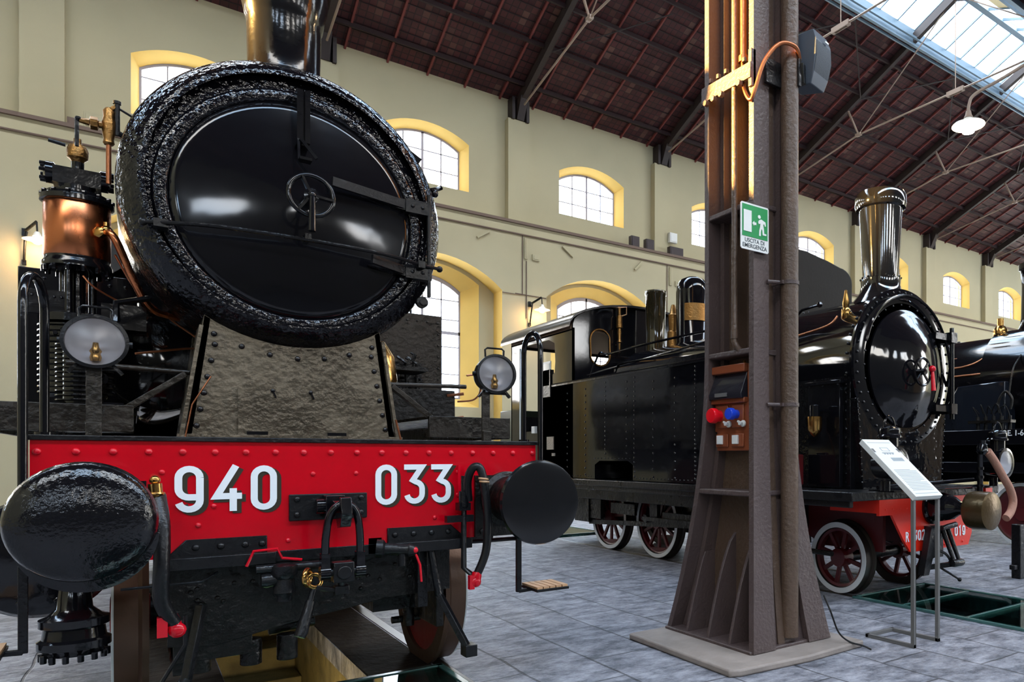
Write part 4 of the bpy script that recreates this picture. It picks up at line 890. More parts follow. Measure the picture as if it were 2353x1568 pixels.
b = MB(); b.bar(a0-nn*.02, a1-nn*.02, .31, .04, nn); obj('panel', b, WPL, st_, smooth=0, bevel=.002)
def onp(b, u0, v0, u1, v1, e=.0012):
    L0 = (a1-a0).length; P = [a0 + Vector((u,0,0)) + dn_*v*L0 + nn*e for u, v in ((u0,v0),(u1,v0),(u1,v1),(u0,v1))]
    P2 = [p_-nn*e*.8 for p_ in P]; b.add(P+P2, [(0,1,2,3),(7,6,5,4),(0,4,5,1),(1,5,6,2),(2,6,7,3),(3,7,4,0)])
PRT = mat('grey_print', CH((150,158,162)), .6)
b = MB()
for i in range(15): onp(b, -.12, .10+.0245*i, .12-(.06 if i in (6, 14) else 0), .10+.0245*i+.006)
onp(b, -.13, .045, .13, .05); onp(b, -.13, .935, .13, .94); onp(b, -.03, .60, .10, .66)
onp(b, -.07, .74, .06, .755); onp(b, -.05, .78, .04, .785); onp(b, -.05, .84, .04, .845); onp(b, -.05, .78, -.045, .845); onp(b, .035, .78, .04, .845)
for u in (-.05, -.02, .01, .04): onp(b, u-.008, .72, u+.008, .74)
obj('printed_text', b, PRT, st_, smooth=0)
# ================================================================ glass floor covers
def gcover(x0, y0, x1, y1, bars, label, z=.0):
    t = thing('glass_floor_panel', ((x0+x1)/2, (y0+y1)/2, z), label, 'glass floor panel', 'glass floor panels over the pits')
    b = MB(); f = .035
    for q in ((x0, y0, x1, y0+f), (x0, y1-f, x1, y1), (x0, y0, x0+f, y1), (x1-f, y0, x1, y1)): b.box(q[0], q[1], z+.001, q[2], q[3], z+.022)
    for y in bars: b.box(x0+f, y-.012, z+.001, x1-f, y+.012, z+.018)
    obj('frame', b, mat('teal_edge', CH((60,96,92)), .25), t, bevel=.002)
    b = MB(); b.box(x0+f, y0+f, z+.006, x1-f, y1-f, z+.016); obj('glass', b, GLF, t, smooth=0)
gcover(.02, 1.6, 1.47, 4.375, (3.0,), 'glass floor cover in front of the red-fronted locomotive')
gcover(5.04+.06, 1.0, 6.2, 4.2, (2.2, 3.1, 3.7), 'long glass floor cover in front of the narrow tank engine')
gcover(5.15, 10.4, 6.2, 14.8, (12, 13.5), 'pale glass floor cover behind the narrow tank engine')
# ================================================================ narrow-gauge tank engine
C = x302
N = thing('tank_locomotive', (C, 6.5, 0), 'glossy black narrow-gauge tank locomotive with small red plate numbered 302', 'locomotive')
L_ = N
# underframe, running board
b = MB(); b.box(C-1.13, 3.75, .915, C+1.13, 10.5, .99); b.box(C-1.10, 3.8, .86, C-1.05, 10.4, .92); b.box(C-.72, 5.3, .70, C-.66, 10.2, .915); b.box(C+.66, 5.3, .70, C+.72, 10.2, .915); rb = obj('running_board', b, BSH, N, bevel=.008)
b = MB(); b.box(C-.42, 4.9, .42, C-.36, 10.2, .9); b.box(C+.36, 4.9, .42, C+.42, 10.2, .9); b.box(C-.40, 9.9, .35, C+.40, 10.3, .9)
b.box(C-.36, 6.2, .35, C+.36, 9.6, .9); obj('frame', b, BSH, N)
# side tanks and cab
for s in (-1, 1):
    b = MB(); x = C+s*1.10
    b.prism([(5.35, 1.0), (7.02, 1.0), (7.02, 1.18), (7.12, 1.23), (7.78, 1.23), (7.9, 1.18), (7.9, 1.0), (9.36, 1.0), (9.36, 2.25), (9.32, 2.28), (5.4, 2.28), (5.35, 2.25)], 'x', x, x-s*.42)
    tk = None; tb = b
    b = MB(); b.box(x+s*.008, 5.35, 2.255, x-s*.43, 9.4, 2.285); b.tube([(x, 5.4, 2.285), (x, 9.4, 2.285)], .012, 6); te = b
    if s < 0:
        b = tb; b.k = 1
        b.k = 1
        for y, dz, d2 in ((8.62,.09,0),(8.14,.085,0),(7.64,.055,.0),(7.15,.085,0),(6.985,.055,0),(6.60,.09,0),(6.19,.09,0),(5.835,.045,0)):
            z = 1.05 if not 7.0 < y < 7.9 else 1.32
            while z < 2.22: b.rivet((x, y, z), (-1,0,0), .0135); z += dz
        y = 5.4
        while y < 9.3:
            if not 6.98 < y < 7.95: b.rivet((x, y, 1.03), (-1,0,0), .008)
            y += .07
        for i in range(12): b.rivet((x, 7.0+.9*i/11, 1.26), (-1,0,0), .008)
    tk = obj('side_tank', tb, [SMO, SMO], N, smooth=20); obj('tank_edge', te, BLK, tk)
    if s < 0:
        b = MB(); b.box(x-.012, 9.02, 1.38, x, 9.22, 1.56); b.box(x-.01, 8.98, 1.29, x, 9.07, 1.33); obj('builder_plate', b, mat('worn_plate', CH((150,140,128)), .5, metal=.4, bump=.8, bscale=60), tk)
b = MB(); xs = C-1.10
def cabside(x, s):
    o = [(8.47, .99), (10.45, .99), (10.45, 3.0), (8.47, 3.0)]
    hole_ = [(9.25, 2.30), (9.25, 2.34)] + [(9.0, 2.45), (8.98, 2.6), (9.0, 2.86), (9.2, 2.93), (9.95, 2.93), (10.08, 2.86), (10.08, 1.75), (9.95, 1.65), (9.45, 1.65), (9.42, 2.22)]
    q = MB(); q.plate(o, [hole_], 'x', x, x-s*.025); return q
for s in (-1, 1): obj('cab_side', cabside(C+s*1.10, s), SMO, N, smooth=20)
cf = MB(); outer = [(C-1.10, .99), (C+1.10, .99), (C+1.10, 3.05)] + [(C+1.10*math.cos(R(a)), 3.05+.33*math.sin(R(a))) for a in range(12, 180, 12)] + [(C-1.10, 3.05)]
win = lambda cx: [(cx+.155*math.cos(R(a)), 2.77+(.10 if math.sin(R(a)) > 0 else -.10)+.15*math.sin(R(a))) for a in range(0, 360, 18)]
cf.plate(outer, [win(C-.69), win(C+.69)], 'y', 8.47, 8.50); cab = obj('cab_front', cf, SMO, N, smooth=20)
b = MB(); b.plate(outer, [[(C-.9, 1.9), (C+.9, 1.9), (C+.9, 2.95), (C-.9, 2.95)]], 'y', 10.42, 10.45); obj('cab_back', b, SMO, N, smooth=20)
for cx in (C-.69, C+.69): b = MB(); b.tube([(x, 8.46, z) for x, z in win(cx)], .012, 6, True); obj('window_rim', b, BRD, cab)
ro = MB(); pr = [(C+1.19*math.cos(R(a)), 3.03+.37*math.sin(R(a))) for a in range(0, 181, 9)]
ro.prism(pr + [(x, z-.03) for x, z in reversed(pr)], 'y', 8.40, 10.65); obj('cab_roof', ro, mat('roof_paint', (.016,.016,.02,1), .22, bump=.08, bscale=8), N, smooth=50)
b = MB(); b.prism([(C+1.12*math.cos(R(a)), 2.99+.33*math.sin(R(a))) for a in range(0, 181, 12)], 'y', 8.52, 10.4); obj('cab_ceiling', b, mat('cab_lining', CH((176,140,112)), .6), N, smooth=0)
b = MB(); b.box(C-1.12, 9.1, 2.12, C-1.06, 9.36, 2.5); b.box(C-.5, 8.5, 1.0, C+.5, 8.9, 2.25); obj('backhead', b, BSH, N)
b = MB(); b.box(C-1.115, 9.10, 2.25, C-1.10, 9.36, 2.62); obj('side_window', b, WRM, N); b = MB(); b.box(C-1.12, 9.125, 2.28, C-1.114, 9.335, 2.59); obj('window_glass', b, mat('grey_glass', CH((120,130,130)), .1), N)
b = MB()
for y in (9.42, 10.05): b.tube([(C-1.13, y, 1.1), (C-1.13, y, 2.9)], .016, 8)
b.box(C-1.14, 9.55, 1.62, C-1.10, 9.65, 1.72); obj('cab_handrail', b, WRM, N)
b = MB(); b.box(C-1.09, 10.45, .99, C+1.09, 10.9, 2.0); obj('coal_bunker', b, mat('bunker_paint', CH((44,52,40)), .3), N, bevel=.01)
# boiler, smokebox
b = MB(); b.lathe((C, 4.05, 2.116), (0,1,0), [(.60, 0), (.66, .0), (.735, .01), (.74, .03), (.73, .05), (.69, .10), (.69, 1.25), (.66, 1.26), (.64, 1.3), (.64, 4.45)], 72, False)
b.k = 1
for i in range(48):
    a = 2*PI*i/48
    b.rivet((C+.69*math.cos(a), 4.18, 2.116+.69*math.sin(a)), (math.cos(a), 0, math.sin(a)), .014)
    b.rivet((C+.69*math.cos(a), 5.18, 2.116+.69*math.sin(a)), (math.cos(a), 0, math.sin(a)), .014)
    b.rivet((C+.70*math.cos(a), 4.05, 2.116+.70*math.sin(a)), (0,-1,0), .013)
obj('boiler', b, [SMO, FRT], N, smooth=40)
b = MB(); b.box(C-.68, 4.14, .99, C+.68, 5.25, 2.116); b.prism([(C-.60, .99), (C+.60, .99), (C+.68, 1.8), (C-.68, 1.8)], 'y', 4.06, 4.16)
for i in range(14):
    for s in (-1, 1):
        b.rivet((C+s*(.615-.0*i+.004*i), 4.06, 1.05+.055*i), (0,-1,0), .011)
        b.rivet((C+s*.68, 4.19, 1.05+.08*i), (s,0,0), .013); b.rivet((C+s*.68, 5.2, 1.05+.08*i), (s,0,0), .013)
obj('smokebox_saddle', b, FRT, N, smooth=20, bevel=.006)
b = MB(); b.lathe((C, 4.05, 2.10), (0,-1,0), [(.55, 0), (.55, .02), (.52, .03), (.50, .035), (.40, .08), (.2, .115), (.0001, .125)], 64, False)
dr = obj('smokebox_door', b, mat('door_enamel_small', K, .07, bump=.22, bscale=4.5, det=2), N, smooth=60)
b = MB()
for i in range(30): a = 2*PI*i/30; b.rivet((C+.6*math.cos(a), 4.05, 2.10+.6*math.sin(a)), (0,-1,0), .012)
obj('door_rivet_ring', b, BLK, dr); b = MB()
b.tube([(C+.66*math.cos(R(a)), 4.0, 2.12+.66*math.sin(R(a))) for a in range(10, 165, 8)], .013, 8); obj('grab_rail', b, BLK, dr); b = MB()
b.tube([(C+.66*math.cos(R(8)), 3.98, 2.2), (C+.7, 4.05, 1.98)], .016, 8); b.tube([(C-.645, 4.0, 2.30), (C-.60, 3.98, 2.45), (C-.55, 4.0, 2.5)], .018, 8); obj('door_clamp', b, BLK, dr); b = MB()
for z in (2.45, 1.75): b.box(C+.38, 3.97, z-.03, C+.66, 4.03, z+.03); b.box(C+.60, 3.94, z-.05, C+.70, 4.05, z+.05)
b.cyl((C+.665, 3.98, 1.65), (C+.665, 3.98, 2.55), .022); obj('door_hinge', b, BLK, dr)
b = MB(); b.torus((C, 3.86, 2.06), (0,1,0), .125, .012, 36, 8); b.lathe((C, 3.95, 2.06), (0,-1,0), [(.03, 0), (.03, .12)], 16)
for k in range(4): a = R(45+90*k); b.bar((C, 3.86, 2.06), (C+.12*math.cos(a), 3.86, 2.06+.12*math.sin(a)), .02, .012, (0,1,0))
h2 = obj('hand_wheel', b, BLK, dr); b = MB(); b.ball((C+.03, 3.78, 2.08), .032, 12); b.tube([(C+.03, 3.78, 2.08), (C+.035, 3.77, 1.88)], [.014, .022], 10); obj('red_handle', b, REDB, h2)
# chimney, domes, safety valve
b = MB(); b.lathe((C, 4.33, 0), (0,0,1), [(.30, 2.74), (.25, 2.80), (.20, 2.87), (.185, 2.93), (.19, 2.99), (.165, 3.0), (.17, 3.05), (.185, 3.3), (.205, 3.66), (.235, 3.67), (.245, 3.70), (.245, 3.78), (.225, 3.82), (.19, 3.82), (.18, 3.5)], 56, False)
for i in range(14): a = 2*PI*i/14; b.ball((C+.19*math.cos(a), 4.33+.19*math.sin(a), 3.0), .012, 6)
obj('chimney', b, mat('chimney_paint', (.01,.01,.011,1), .08, metal=.0, bump=.03, bscale=8, coat=1), N, smooth=50)
b = MB(); b.lathe((C-.02, 8.1, 0), (0,0,1), [(.17, 2.6), (.13, 2.7), (.14, 3.50), (.15, 3.51), (.15, 3.56), (.12, 3.57)], 40); obj('dome_casing', b, mat('sand_dome_paint', (.03,.024,.012,1), .08, coat=1), N, smooth=50)
b = MB(); b.lathe((C+.02, 7.33, 0), (0,0,1), [(.26, 2.65), (.21, 2.75), (.21, 3.42), (.20, 3.50), (.16, 3.57), (.08, 3.61), (.0001, 3.62)], 44); dm_ = obj('steam_dome', b, SMO, N, smooth=50)
pts = [(C+.02+.216*math.cos(R(a)), 7.33+.216*math.sin(R(a))) for a in range(205, 290, 12)]
b = MB(); b.strip([(x, y, 3.02) for x, y in pts], [(x, y, 3.24) for x, y in pts], False); b.strip([(x, y-.006, 3.02) for x, y in pts], [(x, y-.006, 3.24) for x, y in pts], False); obj('dome_plate', b, BRD, dm_)
b = MB(); b.lathe((C-.0, 7.72, 0), (0,0,1), [(.09, 2.7), (.08, 2.95), (.06, 2.97), (.07, 3.18), (.05, 3.2), (.03, 3.3), (.02, 3.32)], 20); obj('safety_valve', b, BRD, N)
b = MB(); b.lathe((C-.42, 8.40, 0), (0,0,1), [(.012, 2.72), (.018, 2.85), (.035, 2.86), (.02, 2.9), (.03, 3.0), (.022, 3.05), (.045, 3.06), (.04, 3.22), (.02, 3.24), (.02, 3.33)], 16); wh = obj('steam_whistle', b, BRD, N)
b = MB(); b.tube(bez([(C-.42, 8.4, 3.34), (C-.62, 8.5, 3.33), (C-1.0, 8.8, 3.2)]), .012, 6); b.tube([(C-.42, 8.4, 3.34), (C-.33, 8.36, 3.35), (C-.33, 8.36, 3.25), (C-.4, 8.38, 3.22)], .008, 6); obj('whistle_pipe', b, WOD, wh)
b = MB(); b.tube(bez([(C-.95, 8.3, 2.3), (C-.92, 8.1, 2.62), (C-.9, 7.9, 2.6), (C-.9, 7.0, 2.62), (C-.75, 5.6, 2.66)]), .014, 8); b.tube([(C-1.0, 7.6, 2.29), (C-1.0, 7.5, 2.42), (C-1.0, 6.0, 2.42)], .012, 8); b.box(C-1.0, 5.5, 2.29, C-.9, 7.6, 2.37); b.tube([(C-.98, 8.3, 2.36), (C-.98, 5.5, 2.50)], .012, 8); obj('tank_pipe', b, BLK, N)
b = MB(); b.tube(bez([(C-.70, 5.1, 2.32), (C-.69, 4.95, 2.42), (C-.66, 4.75, 2.45), (C-.62, 4.45, 2.50), (C-.57, 4.38, 2.58)]), .011, 8); obj('copper_pipe', b, COD, N)
b = MB(); q = (C-.50, 4.34, 2.60); b.lathe(q, (-.12,-.1,1), [(.02, -.14), (.032, -.06), (.045, -.04), (.045, .04), (.03, .06), (.035, .1), (.015, .2), (.01, .22)], 14); b.cyl(q, (q[0]+.08, q[1]-.05, q[2]), .028); b.ball((q[0]+.09, q[1]-.05, q[2]), .035, 10, (1,1,1.3)); obj('sanding_valve', b, BRS, N)
b = MB(); b.tube([(C-.69, 5.2, 2.56), (C-.62, 4.9, 2.62), (C-.60, 4.8, 2.70), (C-.55, 4.6, 2.73)], .013, 8); b.ball((C-.55, 4.62, 2.73), .03, 8); obj('boiler_handrail', b, BLK, N)
# box and oiler on the side of the smokebox
b = MB(); b.box(C-.73, 4.22, 1.0, C-.68, 4.60, 1.96); b.box(C-.75, 4.2, 1.94, C-.68, 4.62, 1.97)
for y in (4.24, 4.42, 4.58): b.rivet((C-.73, y, 1.93), (-1,0,0), .013)
obj('side_box', b, SMO, N, bevel=.004)
b = MB(); b.lathe((C-.86, 4.40, 0), (0,0,1), [(.012, 1.46), (.035, 1.48), (.064, 1.52), (.066, 1.64)], 20); ol = obj('lubricator', b, BRS, N); b = MB(); b.lathe((C-.86, 4.40, 0), (0,0,1), [(.047, 1.64), (.047, 1.74), (.03, 1.75)], 20); b.tube([(C-.86, 4.4, 1.7), (C-.73, 4.4, 1.7)], .015, 6); obj('lubricator_glass', b, BLK, ol)
# front end: headstock plates, buffer, coupling
b = MB(); b.box(C-.765, 3.76, .78, C+.765, 3.79, .975); b.prism([(C-.60, .80), (C+.66, .80), (C+.66, .55), (C+.60, .44), (C-.32, .44), (C-.42, .55)], 'y', 3.765, 3.79); b.box(C-.765, 3.79, .80, C-.74, 4.3, .96); b.box(C+.80, 3.7, .93, C+.92, 3.74, .985)
for x in (-.68, -.58, -.48, -.38, .35, .45, .55, .68): b.rivet((C+x, 3.76, .93), (0,-1,0), .012); b.rivet((C+x, 3.76, .83), (0,-1,0), .010)
for x, z in ((-.35,.62),(-.30,.50),(-.1,.47),(.2,.47),(.5,.48),(.58,.6),(-.05,.7),(-.12,.76)): b.rivet((C+x, 3.765, z), (0,-1,0), .012)
hs = obj('headstock', b, RDO, N)
for s, x in (('302', -.285), ('019', .36)):
    for i, ch in enumerate(s): obj('number', strokes(digit(ch, .05, .095, .015), .015, 3.758, 3.762, C+x+.064*i, .535), WHT, hs, smooth=0)
text('number', 'R', (C-.40, 3.762, .535), FACE_S, .125, WHT, hs, .7, .002)
for s in (-1, 1): b = MB(); b.prism([(4.0, .93), (5.6, .93), (5.6, .60), (4.9, .50), (4.7, .42), (4.0, .42)], 'x', C+s*.36, C+s*.40); obj('frame_plate', b, RDW, N, smooth=0)
b = MB(); b.lathe((C, 3.76, .83), (0,-1,0), [(.16, 0), (.16, .02), (.13, .03), (.13, .1), (.10, .22), (.06, .28), (.06, .42)], 32); bf = obj('centre_buffer', b, SMO, N)
b = MB(); b.lathe((C, 3.36, .82), (0,-1,0), [(.06, -.05), (.12, -.045), (.155, -.02), (.165, .02), (.162, .17), (.14, .18), (.0001, .185)], 40); obj('buffer_head', b, mat('worn_buffer_brass', CH((92,74,48)), .3, metal=.7, bump=.15, bscale=30), bf)
b = MB(); b.box(C-.12, 3.68, .38, C+.05, 3.80, .66)
for x in (-.01, .07): b.tube([(C+x, 3.66, .66), (C+x+.02, 3.55, .36)], [.024, .018], 10)
b.lathe((C-.03, 3.54, .34), (1,0,0), [(.03, 0), (.034, .02), (.034, .14), (.028, .16)], 14); b.bar((C-.2, 3.7, .30), (C+.02, 3.56, .33), .04, .04); b.tube([(C-.07, 3.64, .30), (C+.04, 3.52, .20)], .010, 8); b.ball((C+.045, 3.515, .195), .02, 8)
b.tube(bez([(C-.10, 3.66, .46), (C-.04, 3.6, .42), (C-.0, 3.58, .36), (C+.0, 3.60, .33)]), .012, 8); b.prism([(C-.16, .66), (C+.0, .66), (C-.06, .40), (C-.14, .38), (C-.2, .24), (C-.28, .24)], 'y', 3.66, 3.72); b.lathe((C+.0, 3.6, .66), (1,0,.1), [(.02, -.1), (.025, .0), (.025, .12)], 10)
obj('coupling_gear', b, BSH, N)
b = MB(); b.box(C-.78, 3.60, .985, C+.78, 3.86, 1.0); b.tube([(C-.8, 3.75, 1.02), (C+.62, 3.72, 1.06)], .018, 8); b.tube([(C-.7, 3.58, 1.01), (C+.5, 3.58, 1.01)], .012, 8); obj('front_step', b, BLK, N)
def oil_lamp(x, label=None):
    Y = 3.5; b = MB(); z = 1.0
    b.cyl((x, Y+.12, 1.0), (x, Y+.12, 1.08), .04); b.lathe((x, Y+.10, 1.22), (0,-1,0), [(.05, -.12), (.115, -.08), (.13, .06), (.142, .09), (.142, .11), (.12, .112)], 32, False); b.lathe((x, Y+.1, 1.22), (0,-1,0), [(.0001, -.12), (.05, -.12)], 32, False)
    b.lathe((x, Y+.08, 0), (0,0,1), [(.07, 1.32), (.07, 1.43), (.10, 1.435), (.10, 1.445), (.085, 1.46), (.09, 1.49), (.085, 1.51), (.05, 1.53), (.0001, 1.535)], 28)
    b.tube([(x-.075*math.cos(R(a)), Y+.08, 1.49+.12*math.sin(R(a))) for a in range(0, 181, 15)], .008, 8)
    o = obj('oil_lamp', b, BLK, N); b = MB(); b.lathe((x, Y, 1.22), (0,-1,0), [(.0001, -.06), (.06, -.045), (.11, .0)], 28, False); obj('reflector', b, GLE, o)
    b = MB(); b.lathe((x, Y, 1.22), (0,-1,0), [(.0001, .03), (.06, .026), (.12, .01)], 28, False); obj('lens', b, GLL, o)
oil_lamp(C-.87); oil_lamp(C+.80)
b = MB(); x = 6.12; b.tube([(x, 3.55, .93), (x, 3.55, 1.32), (x+.0, 3.5, 1.40)], .026, 10); b.lathe((x, 3.53, 1.30), (0,0,1), [(.03, 0), (.055, .03), (.05, .07), (.03, .1), (.035, .13)], 12)
for z in (1.0, 1.08, 1.16): b.cyl((x, 3.55, z), (x, 3.55, z+.025), .034)
hp = obj('vacuum_pipe', b, BLK, N)
b = MB(); b.tube(bez([(x+.04, 3.5, 1.33), (x+.14, 3.49, 1.24), (x+.27, 3.48, 1.10), (x+.40, 3.48, .98), (x+.46, 3.48, .86), (x+.42, 3.48, .76), (x+.33, 3.48, .70)]), .038, 14); obj('canvas_hose', b, HOS, hp)
b = MB(); b.box(C-1.02, 4.60, .99, C-.97, 4.72, 1.32) ; b.box(C-1.06, 4.55, 1.02, C-.84, 4.75, 1.30); bk = obj('red_bucket', b, RDW, N, bevel=.01)
b = MB(); b.tube(bez([(C-.98, 4.6, 1.55), (C-1.04, 4.58, 1.4), (C-1.07, 4.56, 1.2), (C-1.08, 4.6, 1.1), (C-1.08, 4.55, 1.24)]), .005, 6); obj('chain', b, COD, bk)
# wheels
def spoked(x, y, r, s, ns, nm):
    zc_ = r+.004; b = MB(); b.lathe((x, y, zc_), (s,0,0), [(r-.055, -.06), (r+.025, -.06), (r+.02, -.04), (r, -.03), (r, .055), (r-.055, .055)], 56, False); b.lathe((x, y, zc_), (s,0,0), [(r-.055, .055), (r-.055, -.06)], 56, False)
    o = obj(nm, b, TYD, N)
    b = MB(); b.lathe((x, y, zc_), (s,0,0), [(r-.052, .056), (r-.004, .058), (r, .052)], 56, False); obj('white_rim', b, WRM, o)
    b = MB(); b.lathe((x, y, zc_), (s,0,0), [(.0001, -.07), (.085, -.07), (.09, .0), (.085, .06), (.0001, .06)], 28, False); b.lathe((x, y, zc_), (s,0,0), [(r-.06, -.04), (r-.085, -.03), (r-.085, .03), (r-.06, .04)], 48, False)
    for i in range(ns): a = 2*PI*(i+.3)/ns; b.bar((x, y+.07*math.cos(a), zc_+.07*math.sin(a)), (x, y+(r-.07)*math.cos(a), zc_+(r-.07)*math.sin(a)), .036, .03, (1,0,0))
    if nm == 'driving_wheel': b.prism([(y+(r-.08)*math.cos(R(t)), zc_+(r-.08)*math.sin(R(t))) for t in range(236, 306, 10)], 'x', x-.03*s, x+.04*s)
    obj('wheel_spokes', b, RDW, o)
for s in (-1, 1):
    spoked(C+s*.455, 4.43, .333, s, 8, 'leading_wheel')
    for y in (6.2, 7.39, 8.54): spoked(C+s*.455, y, .45, s, 11, 'driving_wheel')
    b = MB(); x = C+s*.60
    b.bar((x, 5.6, .52), (x, 8.9, .36), .03, .06); b.bar((x+s*.04, 4.7, .52), (x+s*.04, 7.5, .50), .03, .05); b.lathe((x-.04, 7.45, .5), (1,0,0), [(.05, 0), (.05, .08)], 16); b.box(x-.05, 8.85, .36, x+.05, 9.25, .8)
    b.tube([(x, 4.8, .38), (x, 4.42, .38)], .025, 8)
    b.box(x-.03, 8.55, .42, x+.02, 9.0, .74); b.box(x-.03, 7.2, .48, x+.02, 7.36, .74); b.box(x-.02, 7.72, .52, x+.02, 8.3, .66); b.box(x-.02, 6.3, .45, x+.02, 7.1, .60); obj('coupling_rod', b, GRM, N)
    b = MB(); b.lathe((C+s*.72, 5.0, .62), (0,1,0), [(.1, 0), (.2, .01), (.22, .04), (.22, .6), (.2, .63), (.0001, .64)], 36); obj('cylinder', b, BSH, N)
for y, r in ((4.43, .337), (6.2, .454), (7.39, .454), (8.54, .454)): b = MB(); b.cyl((C-.42, y, r), (C+.42, y, r), .05); obj('axle', b, BSH, N)
# ================================================================ engine cut by the right edge
C = xc3; L_ = E3 = thing('steam_engine', (C, 7.5, 0), 'black steam engine with long copper pipes, cut off by the right edge', 'locomotive')
b = MB(); b.lathe((C, 4.9, 2.45), (0,1,0), [(.78, 0), (.80, .02), (.80, .9), (.72, .92), (.72, 5.0)], 64, False); b.lathe((C, 4.9, 2.45), (0,-1,0), [(.78, 0), (.0001, .1)], 48, False); b.k = 1
for i in range(10): a = R(60+12*i); b.rivet((C+.72*math.cos(a), 6.6, 2.45+.72*math.sin(a)), (math.cos(a),0,math.sin(a)), .03)
obj('boiler', b, [SMO, BLK], E3, smooth=40)
b = MB(); b.lathe((C, 5.36, 0), (0,0,1), [(.36, 3.0), (.30, 3.14), (.22, 3.28), (.20, 3.4), (.19, 3.9), (.21, 4.12), (.235, 4.14), (.235, 4.22), (.2, 4.24)], 44); obj('chimney', b, SMO, E3, smooth=50)
b = MB(); b.lathe((10.55, 5.78, 0), (0,0,1), [(.07, 3.05), (.06, 3.12), (.10, 3.14), (.11, 3.16), (.11, 3.24), (.07, 3.30), (.05, 3.31), (.05, 3.42)], 24); obj('brass_valve', b, BRS, E3)
b = MB(); b.tube(bez([(10.12, 9, 2.62), (10.12, 6.6, 2.66), (10.12, 6.1, 2.68), (10.18, 5.85, 2.78), (10.3, 5.7, 2.98)]), .018, 8); b.tube([(10.09, 9, 2.50), (10.08, 5.4, 2.54)], .018, 8); b.tube([(10.2, 9, 2.80), (10.2, 6.3, 2.82)], .016, 8); obj('copper_pipe', b, COD, E3)
b = MB(); b.prism([(5.35, 1.62), (6.35, 1.62), (6.35, 2.0), (6.12, 2.35), (5.35, 2.38)], 'x', 9.9, 10.2); obj('side_casing', b, mat('casing_enamel', (.01,.013,.02,1), .05), E3, bevel=.02)
b = MB(); b.box(9.5, 4.6, 1.45, C+1.3, 12, 1.66); b.box(9.6, 4.7, 1.05, C+1.2, 12, 1.2); b.box(C-.6, 4.4, .9, C+.6, 12, 1.7); rbd = obj('running_board', b, SMO, E3, bevel=.005)
text('stencil_lettering', 'RE. 1-6-66', (9.49, 5.16, 1.57), FACE_W, .11, WHT, rbd, .9, .002)
b = MB()
for i in range(5): b.cyl((9.65+.0*i, 5.15+.12*i, 1.66), (9.65, 5.15+.12*i, 1.86), .025, n=10); b.tube(bez([(9.65, 5.15+.12*i, 1.86), (9.6, 5.2+.12*i, 2.0+.03*(i % 2)), (9.7, 5.4+.06*i, 1.9)]), .008, 6)
b.box(9.58, 5.1, 1.76, 9.72, 5.75, 1.80); b.tube(bez([(9.65, 5.3, 1.9), (9.65, 5.32, 2.05), (9.65, 5.22, 2.2), (9.65, 5.12, 2.1), (9.65, 5.14, 1.95)]), .02, 8); b.tube(bez([(9.65, 5.16, 2.15), (9.75, 5.16, 2.5), (10.0, 5.2, 2.7), (10.1, 5.2, 2.78)]), .012, 6)
obj('lubricator', b, GRM, E3)
b = MB(); b.lathe((9.75, 6.9, 2.12), (0,-1,0), [(.08, 0), (.12, .02), (.12, .5), (.06, .52)], 20); b.cyl((9.7, 6.3, 1.66), (9.7, 6.3, 2.3), .03); b.lathe((9.7, 6.35, 2.36), (-1,0,0), [(.1, 0), (.11, .03), (.08, .05)], 20); obj('feed_pump', b, BSH, E3)
wheel(C-.80, 5.13, .45, -1, 'leading_wheel', True); wheel(C-.80, 7.0, .45, -1, 'leading_wheel', True)
for s in (-1,): 
    for k in range(0): pass
b = MB(); b.box(C-1.3, 9.2, 1.4, C+1.3, 11.5, 3.3); obj('cab', b, BSH, E3, bevel=.05)
# dark engine cab standing farther back
Yb_ = 7.7; xr = Yb_*1.2142
cb = thing('engine_cab', (xr-1.1, 9.2, 0), 'plain black engine cab rising behind the boiler of the narrow tank engine', 'locomotive')
b = MB(); pr = [(xr-2.2, 0.9), (xr, .9), (xr, 4.15)] + [(xr-.3+.3*math.cos(R(a)), 4.15+.22*math.sin(R(a))) for a in range(15, 91, 15)] + [(xr-.6, 4.43), (xr-1.1, 4.50), (xr-1.9, 4.5), (xr-2.2, 4.4)]
b.prism(pr, 'y', Yb_, Yb_+.6); obj('cab_shell', b, mat('matt_black', (.005,.004,.004,1), .5, bump=.1, var=.3, spec=.15), cb, smooth=30, bevel=.02)
b = MB(); b.box(xr-2.2, Yb_, .5, xr, Yb_+.6, .9)
for y in (Yb_+.3,):
    for s in (-1, 1): b.lathe((xr-1.1+s*.5, y, .26), (1,0,0), [(.26, -.05), (.26, .05)], 24)
obj('cab_underframe', b, BSH, cb)
# ================================================================ bollard at the right edge
b = MB(); b.box(7.26, 3.76, 0, 7.36, 3.86, .57); b.box(7.18, 3.78, .10, 7.27, 3.84, .15)
tag(obj('bollard', b, BSH, bevel=.008), 'short square black post standing on the paving at the right edge', 'bollard')
